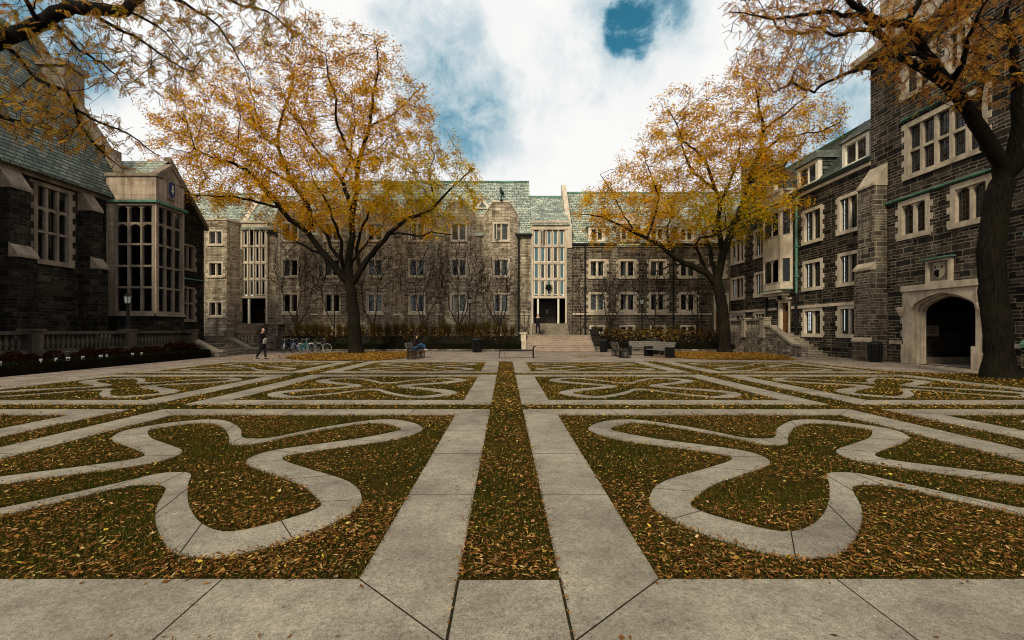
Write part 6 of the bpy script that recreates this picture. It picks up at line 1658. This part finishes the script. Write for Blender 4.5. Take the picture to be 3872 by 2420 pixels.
def paint(name, c): return rough_mat(name, tuple(x * .85 for x in c), c, 9, .35, 0, spec=.5)
def bicycle(x, y, yaw, frame_c, label, tyre_light=False, guard=None, step=False, lean=.06):
    t = thing('bicycle', label, 'bicycle', (x, y, GZ)); t.rotation_euler = (lean, 0, yaw)
    fm = paint('bike paint', frame_c); tyre = M['gutter']; rimm = rough_mat('bright rim', (.16, .16, .15), (.24, .24, .22), 9, .4, 0, spec=.4)
    r = .335; fx_, rx_ = .53, -.52
    for wx_ in (fx_, rx_):
        mb = MB()
        for i in range(14):
            a = 2 * math.pi * i / 14; mb.tube([(wx_, .02 * (-1) ** i, r), (wx_ + math.cos(a) * (r - .03), 0, r + math.sin(a) * (r - .03))], .0022, 3)
        mb.lathe([(.02, -.03), (.02, .03)], (0, 0, 0), 6)
        for k in range(len(mb.v) - 12, len(mb.v)): a_, b_, c_ = mb.v[k]; mb.v[k] = (wx_ + a_, c_, r + b_)
        wh = mb.build('wheel', rimm, t)
        mb = MB(); mb.ring((wx_, 0, r), r - .015, .016, (0, 1, 0), 28, 6); mb.build('tyre', rough_mat('pale tyre', (.2, .2, .19), (.3, .3, .28), 9, .5, 0) if tyre_light else tyre, wh)
        mb = MB(); mb.ring((wx_, 0, r), r - .04, .008, (0, 1, 0), 28, 5); mb.build('rim', rimm, wh)
        if guard is not None and wx_ == rx_:
            mb = MB(); mb.tube([(wx_ + (r + .03) * math.cos(a), 0, r + (r + .03) * math.sin(a)) for a in [R(q) for q in range(70, 171, 12)]], .024, 5); mb.build('mudguard', guard, t)
    mb = MB(); bbk = (-.08, 0, .29); head = (.38, 0, .78); head2 = (.36, 0, .86); seat = (-.22, 0, .72)
    mb.tube([bbk, (.395, 0, .72)], .022, 6); mb.tube([bbk, seat], .018, 6)
    mb.tube([(-.17, 0, .55) if step else seat, (.38, 0, .78)], .02, 6)
    for s in (-1, 1): mb.tube([bbk, (rx_, s * .05, r)], .012, 5); mb.tube([seat, (rx_, s * .05, r)], .01, 5)
    mb.tube([(.4, 0, .68), head2], .024, 6); mb.build('frame', fm, t)
    mb = MB()
    for s in (-1, 1): mb.tube([(.4, s * .045, .68), (fx_, s * .05, r)], .014, 5)
    mb.build('fork', fm, t)
    mb = MB(); mb.tube([head2, (.34, 0, .97)], .015, 6); mb.tube([(.25, -.3, 1.02), (.36, -.16, .98), (.36, .16, .98), (.25, .3, 1.02)], .014, 6); mb.build('handlebar', rimm, t)
    mb = MB(); mb.tube([seat, (-.25, 0, .86)], .013, 6); mb.build('seat_post', rimm, t)
    mb = MB(); mb.tube([(-.4, 0, .9), (-.34, 0, .89), (-.22, 0, .88), (-.1, 0, .88)], [.07, .085, .05, .018], 7); mb.build('saddle', M['gutter'], t)
    mb = MB(); mb.ring((-.08, 0, .29), .085, .008, (0, 1, 0), 16, 4); mb.tube([(-.08, -.07, .29), (.06, -.07, .2)], .009, 4); mb.tube([(-.08, .07, .29), (-.22, .07, .38)], .009, 4); mb.box(.02, .1, -.13, -.06, .185, .205); mb.box(-.26, -.18, .06, .13, .37, .39); mb.build('crank', rimm, t)
white = paint('white guard', (.75, .75, .72))
bx = lambda px, y: (px - VX) * y / F
bicycle(bx(1092, 34.6), 34.6, R(-104), (.05, .1, .2), 'blue bicycle seen end-on, leftmost of the parked row', guard=white)
bicycle(bx(1122, 34.8), 34.8, R(-98), (.03, .05, .25), 'dark blue bicycle with yellow front, second of the parked row', guard=paint('yellow guard', (.6, .35, .05)))
bicycle(bx(1152, 34.2), 34.2, R(-38), (.03, .21, .27), 'bright teal bicycle with pale handlebar and white mudguard', guard=white, step=True)
bicycle(bx(1178, 35.0), 35.0, R(-146), (.02, .02, .02), 'black bicycle with pale wheels parked beside the teal bicycle', True)
bicycle(bx(1207, 34.9), 34.9, R(12), (.03, .03, .035), 'black bicycle seen side-on, rightmost of the parked row', True, guard=white)
rk = thing('bicycle_rack', 'low dark metal rack behind the row of parked bicycles', 'bicycle rack', (bx(1155, 35.9), 35.9, GZ))
mb = MB(); mb.tube([(-1.6, 0, .75), (1.6, 0, .75)], .025, 6); mb.build('rail', M['iron'], rk)
for x in (-1.5, -.5, .5, 1.5):
    mb = MB(); mb.tube([(x, 0, 0), (x, 0, .75)], .025, 6); mb.build('leg', M['iron'], rk)

# ------------------------------------------------------------------ people
SKIN = rough_mat('skin', (.42, .24, .17), (.5, .3, .21), 12, .55, .05, .001)
BLACKC = rough_mat('black cloth', (.006, .006, .007), (.016, .015, .016), 25, .9, .3, .004, spec=.1)
DARKT = rough_mat('dark trousers', (.008, .008, .01), (.018, .018, .021), 25, .9, .3, .004, spec=.1)
JEANS = rough_mat('blue jeans', (.015, .045, .085), (.03, .075, .13), 25, .9, .3, .004, spec=.1)
HAIRB = rough_mat('dark hair', (.006, .005, .004), (.018, .013, .01), 40, .6, .4, .004)
PLUM = rough_mat('plum jacket', (.01, .005, .007), (.022, .009, .012), 25, .9, .3, .004, spec=.1)
PAPER = rough_mat('paper', (.4, .36, .32), (.5, .46, .4), 9, .8, 0)
SHOEW = rough_mat('pale shoes', (.35, .3, .25), (.5, .45, .38), 9, .7, 0)
def skin(name, chains, mat, parent, sub=2):
    """chains: list of [(point, radius), ...]; points within 1 mm are shared. First point of the first chain is the root"""
    verts, rad, edges = [], [], []
    def vid(p, r):
        for i, q in enumerate(verts):
            if (q - p).length < .001: return i
        verts.append(p); rad.append(r); return len(verts) - 1
    for ch in chains:
        last = None
        for p, r in ch:
            i = vid(Vector(p), r)
            if last is not None and last != i: edges.append((last, i))
            last = i
    me = bpy.data.meshes.new(name); me.from_pydata([tuple(v) for v in verts], edges, [])
    o = bpy.data.objects.new(name, me); COL.objects.link(o); o.parent = parent
    md = o.modifiers.new('skin', 'SKIN'); md.use_smooth_shade = True; md.branch_smoothing = .4
    if not me.skin_vertices: me.skin_vertices.new()
    for i, r in enumerate(rad):
        rr = r if isinstance(r, tuple) else (r, r)
        me.skin_vertices[0].data[i].radius = rr; me.skin_vertices[0].data[i].use_root = (i == 0)
    s = o.modifiers.new('sub', 'SUBSURF'); s.levels = sub; s.render_levels = sub
    me.materials.append(mat); return o
def hand(wr_, tip_dir, side, palm=.085):
    """palm chain plus five fingers; curled towards -side"""
    t = Vector(tip_dir).normalized(); s = Vector(side).normalized(); n = t.cross(s)
    w = Vector(wr_); k = w + t * palm; ch = [[(w, .024), (w + t * .04, (.03, .018)), (k, (.032, .016))]]
    for i, (off, ln) in enumerate(((-.028, .062), (-.01, .075), (.01, .07), (.026, .055))):
        a = k + s * off; b = a + t * ln * .5 + n * .008; c = b + t * ln * .35 + n * .025
        ch.append([(k, (.032, .016)), (a, .0095), (b, .009), (c, .0075)])
    a = w + t * .035 - s * .034; ch.append([(w + t * .04, (.03, .018)), (a, .011), (a + t * .035 - s * .012 + n * .012, .009)])
    return ch
def person(label, loc, rz, hips, knees, ankles, shoulders, elbows, wrists, head_c, jacket, trousers, shoes, hairc=HAIRB, long_coat=False, toe=(0, -1, 0), hand_dirs=None, hair_long=False, beanie=None, face=(0, -1, 0)):
    t = thing('person', label, 'person', loc, rz)
    hp = (Vector(hips[0]) + Vector(hips[1])) / 2; sh = (Vector(shoulders[0]) + Vector(shoulders[1])) / 2
    hc = Vector(head_c); nk = sh.lerp(hc, .35) + Vector((0, 0, .02)); f = Vector(face).normalized(); up = Vector((0, 0, 1)); sd = f.cross(up)
    mid = hp.lerp(sh, .5)
    body = [[(hp, (.13, .095)), (mid, (.125, .09)), (sh, (.13, .085)), (nk, .052), (hc - up * .07 + f * .01, (.062, .07)), (hc, (.074, .088)), (hc + up * .07 - f * .01, (.07, .08)), (hc + up * .1 - f * .01, .04)]]
    for i in (0, 1):
        body.append([(hp, (.13, .095)), (hips[i], .085), (knees[i], .052), (ankles[i], .034)])
        body.append([(sh, (.13, .085)), (shoulders[i], .055), (elbows[i], .04), (wrists[i], .026)])
        td = (hand_dirs or [None, None])[i] or (Vector(wrists[i]) - Vector(elbows[i]))
        body += hand(wrists[i], td, sd * (1 if i else -1))
    body.append([(hc, (.074, .088)), (hc + f * .085 - up * .012, .018), (hc + f * .105 - up * .028, .014)])    # nose
    b = skin('body', body, SKIN, t)
    # face details
    for s in (-1, 1):
        mb = MB(); mb.lathe([(.002, -.012), (.011, -.006), (.011, .006), (.002, .012)], tuple(hc + f * .082 + sd * s * .032 + up * .012), 8); mb.build('eye', HAIRB, t, True)
        mb = MB(); p = hc + sd * s * .082; mb.tube([p - up * .03, p + up * .005 - f * .012, p + up * .03], [.01, .02, .012], 6); mb.build('ear', SKIN, t, True)
    mb = MB(); p = hc + f * .082 - up * .06; mb.tube([p - sd * .022, p + f * .006, p + sd * .022], [.004, .008, .004], 6); mb.build('mouth', rough_mat('lips', (.3, .1, .08), (.36, .13, .1), 9, .5, 0), t, True)
    hr = [[(hc + up * .085 - f * .015, (.082, .085)), (hc + up * .05 - f * .045, (.085, .07)), (hc - up * .02 - f * .06, (.075, .05))] + ([(hc - up * .14 - f * .06, (.085, .05)), (hc - up * .24 - f * .05, (.07, .04))] if hair_long else [])]
    skin('hair', hr, hairc, t)
    if beanie:
        skin('hat', [[(hc + up * .06 - f * .01, (.1, .105)), (hc + up * .12 - f * .015, (.085, .09)), (hc + up * .16 - f * .02, .04)]], beanie, t)
    jk = [[(hp - up * .03, (.18, .14)), (mid, (.17, .13)), (sh - up * .01, (.175, .12)), (nk - up * .02, .07)]]
    if long_coat: jk[0].insert(0, (hp - up * .32, (.2, .17)))
    for i in (0, 1): jk.append([(sh - up * .01, (.16, .11)), (shoulders[i], .082), (elbows[i], .062), (Vector(wrists[i]).lerp(Vector(elbows[i]), .08), .045)])
    skin('jacket', jk, jacket, t)
    tr = [[(hp, (.16, .115))]]
    tr = []
    for i in (0, 1): tr.append([(hp, (.15, .115)), (hips[i], .105), (Vector(hips[i]).lerp(Vector(knees[i]), .5), .09), (knees[i], .07), (Vector(knees[i]).lerp(Vector(ankles[i]), .5), .065), (Vector(ankles[i]) + up * .02, .062)])
    skin('trousers', tr, trousers, t)
    for i in (0, 1):
        a = Vector(ankles[i]); tv = Vector(toe)
        skin('shoe', [[(a - tv * .05 - up * .04, .04), (a + tv * .05 - up * .045, (.042, .035)), (a + tv * .15 - up * .055, (.04, .025)), (a + tv * .19 - up * .058, .02)]], shoes, t)
    return t
# walking person in black, seen in profile, heading right
q = G(992, 1359)
w1 = person('person in black coat and trousers walking, holding a white paper, near the left steps', (q.x, q.y, GZ), R(75),
       [(.09, .02, .9), (-.09, -.02, .9)], [(.1, -.1, .5), (-.1, .06, .49)], [(.1, -.12, .1), (-.1, .3, .13)], [(.18, .03, 1.42), (-.18, -.03, 1.42)], [(.25, .12, 1.13), (-.24, -.02, 1.14)], [(.22, .0, .95), (-.2, -.26, 1.08)],
       (0, -.05, 1.63), BLACKC, DARKT, BLACKC, long_coat=True)
pp_ = thing('paper', 'white folded paper held in the hand of the walking person', 'paper', (0, 0, 0)); 
mz = w1.matrix_basis; pos = mz @ Vector((-.2, -.36, 1.06)); pp_.location = pos; pp_.rotation_euler = (R(18), 0, R(75))
mb = MB(); mb.box(-.1, .1, -.012, .012, -.17, .13); mb.build('sheet', PAPER, pp_); mb = MB(); mb.box(-.1, .1, .013, .02, -.165, .128); mb.build('cover', PAPER, pp_)
# man standing on the landing, facing the viewer
q = P(2034, 1267, 40.2)
person('man in black suit and pale shoes standing on the landing before the doorway', (q.x, q.y, 1.165), R(4),
       [(.1, 0, .92), (-.1, 0, .92)], [(.12, -.02, .5), (-.12, -.02, .5)], [(.13, .0, .1), (-.14, .0, .1)], [(.19, 0, 1.46), (-.19, 0, 1.46)], [(.27, .05, 1.17), (-.27, .05, 1.17)], [(.25, -.04, .93), (-.26, -.06, .92)],
       (0, -.02, 1.66), BLACKC, DARKT, SHOEW, hairc=HAIRB)
# seated person with legs drawn up
q = Vector((-5.05, 27.95, GZ))
person('person in dark jacket, cap and blue jeans sitting cross-legged on the left bench', q, R(78),
       [(.09, .08, .58), (-.09, .08, .58)], [(.26, -.33, .78), (-.22, -.36, .86)], [(.02, -.5, .56), (-.1, -.52, .56)], [(.18, .12, 1.02), (-.18, .12, 1.02)], [(.26, -.04, .8), (-.25, -.05, .8)], [(.1, -.22, .8), (-.08, -.26, .82)],
       (0, .04, 1.24), PLUM, JEANS, SHOEW, hair_long=True, beanie=BLACKC, face=(.45, -.9, 0))
# ------------------------------------------------------------------ sky, sun, camera
SUN_EL, SUN_AZ = R(38), R(-160)     # high sun behind thin cloud, behind the viewer's left shoulder
w = bpy.data.worlds.new('World'); sc.world = w; w.use_nodes = True
nt = w.node_tree; nt.nodes.clear()
out = N(nt, 'ShaderNodeOutputWorld')
sky = N(nt, 'ShaderNodeTexSky', sky_type='NISHITA'); sky.sun_disc = False
sky.sun_elevation = SUN_EL; sky.sun_rotation = SUN_AZ
bg1 = N(nt, 'ShaderNodeBackground'); bg1.inputs[1].default_value = .1
L(nt, mixc(nt, 1.0, sky.outputs[0], (.28, .95, .9), 'MULTIPLY'), bg1.inputs[0])
tc = N(nt, 'ShaderNodeTexCoord'); gen = tc.outputs['Generated']
_, nc = noise(nt, gen, 4.2, 9, .62)
sub = N(nt, 'ShaderNodeVectorMath', operation='SUBTRACT'); L(nt, nc, sub.inputs[0]); sub.inputs[1].default_value = (.5, .5, .5)
scl = N(nt, 'ShaderNodeVectorMath', operation='SCALE'); L(nt, sub.outputs[0], scl.inputs[0]); scl.inputs['Scale'].default_value = .17
add = N(nt, 'ShaderNodeVectorMath', operation='ADD'); L(nt, gen, add.inputs[0]); L(nt, scl.outputs[0], add.inputs[1])
nz = N(nt, 'ShaderNodeVectorMath', operation='NORMALIZE'); L(nt, add.outputs[0], nz.inputs[0])
def skydir(px, py): return Vector(((px - VX) / F, 1, (HZ - py) / F)).normalized()
def hole(px, py, r0, r1, amt):
    d = N(nt, 'ShaderNodeVectorMath', operation='DOT_PRODUCT'); L(nt, nz.outputs[0], d.inputs[0]); d.inputs[1].default_value = skydir(px, py)
    mr = N(nt, 'ShaderNodeMapRange', interpolation_type='SMOOTHSTEP'); mr.inputs[1].default_value = math.cos(r1); mr.inputs[2].default_value = math.cos(r0)
    mr.inputs[3].default_value = 0; mr.inputs[4].default_value = amt
    L(nt, d.outputs['Value'], mr.inputs[0]); return mr.outputs[0]
tot = None
for h in ((2362, 135, .0, .058, .85), (2335, 50, .0, .03, .3), (2520, -20, .0, .06, .5), (2420, 20, 0, .15, .2), (1650, 240, 0, .13, .2), (1740, 400, 0, .15, .2), (1860, 520, 0, .13, .2), (1700, 560, 0, .13, .16), (2230, 235, 0, .13, .16),
          (1600, 60, 0, .12, .14), (3220, 450, 0, .22, .24), (3400, 200, 0, .22, .18), (3050, 640, 0, .13, .2), (10, 60, .03, .14, .6), (340, 330, 0, .08, .24), (1190, 650, 0, .1, .24), (2550, 650, 0, .08, .06)):
    v = hole(*h); tot = v if tot is None else mathn(nt, 'MAXIMUM', tot, v) if h[4] > .75 else mathn(nt, 'ADD', tot, v)
n1, _ = noise(nt, gen, 5.5, 10, .62, .3); n2, _ = noise(nt, gen, 1.7, 4, .5, .4)
base = mathn(nt, 'ADD', mathn(nt, 'MULTIPLY', mathn(nt, 'SUBTRACT', n1, .52), .75), mathn(nt, 'MULTIPLY', mathn(nt, 'SUBTRACT', n2, .56), .4))
n3, _ = noise(nt, gen, 13, 8, .65, .5)
fray = N(nt, 'ShaderNodeMapRange'); fray.inputs[1].default_value = .3; fray.inputs[2].default_value = .7; fray.inputs[3].default_value = .45; fray.inputs[4].default_value = 1.5
L(nt, n3, fray.inputs[0])
cov = mathn(nt, 'ADD', mathn(nt, 'MULTIPLY', tot, fray.outputs[0]), base, True)
cloud = ramp(nt, cov, [(.0, (.97, .965, .95)), (.12, (.9, .91, .905)), (.3, (.62, .71, .75)), (.6, (.3, .48, .58))])
bg2 = N(nt, 'ShaderNodeBackground'); L(nt, cloud, bg2.inputs[0]); bg2.inputs[1].default_value = 1.0
mx = N(nt, 'ShaderNodeMixShader')
L(nt, ramp(nt, cov, [(.4, (0, 0, 0)), (1.0, (1, 1, 1))], 'EASE'), mx.inputs[0]); L(nt, bg2.outputs[0], mx.inputs[1]); L(nt, bg1.outputs[0], mx.inputs[2])
L(nt, mx.outputs[0], out.inputs[0])

sd = bpy.data.lights.new('sun', 'SUN'); sd.energy = 3.0; sd.angle = R(10); sd.color = (1, .87, .63)
so = bpy.data.objects.new('sun', sd); COL.objects.link(so)
dirv = Vector((math.sin(SUN_AZ) * math.cos(SUN_EL), math.cos(SUN_AZ) * math.cos(SUN_EL), math.sin(SUN_EL)))
so.rotation_euler = dirv.to_track_quat('Z', 'Y').to_euler()
so.location = dirv * 60

cam = bpy.data.cameras.new('camera'); co_ = bpy.data.objects.new('camera', cam); COL.objects.link(co_)
co_.location = (0, 0, EYE); co_.rotation_euler = (R(90), 0, 0)
cam.sensor_width = 36; cam.lens = 36 * F / 3872
cam.shift_x = (1936 - VX) / 3872; cam.shift_y = (HZ - 1210) / 3872
cam.clip_start = .05; cam.clip_end = 3000
sc.camera = co_
sc.render.engine = 'CYCLES'
sc.view_settings.view_transform = 'Standard'; sc.view_settings.look = 'None'; sc.view_settings.exposure = 0
sc.cycles.max_bounces = 6; sc.cycles.transparent_max_bounces = 12; sc.cycles.use_denoising = True
sc.cycles.pixel_filter_type = 'BLACKMAN_HARRIS'; sc.cycles.filter_width = 1.05
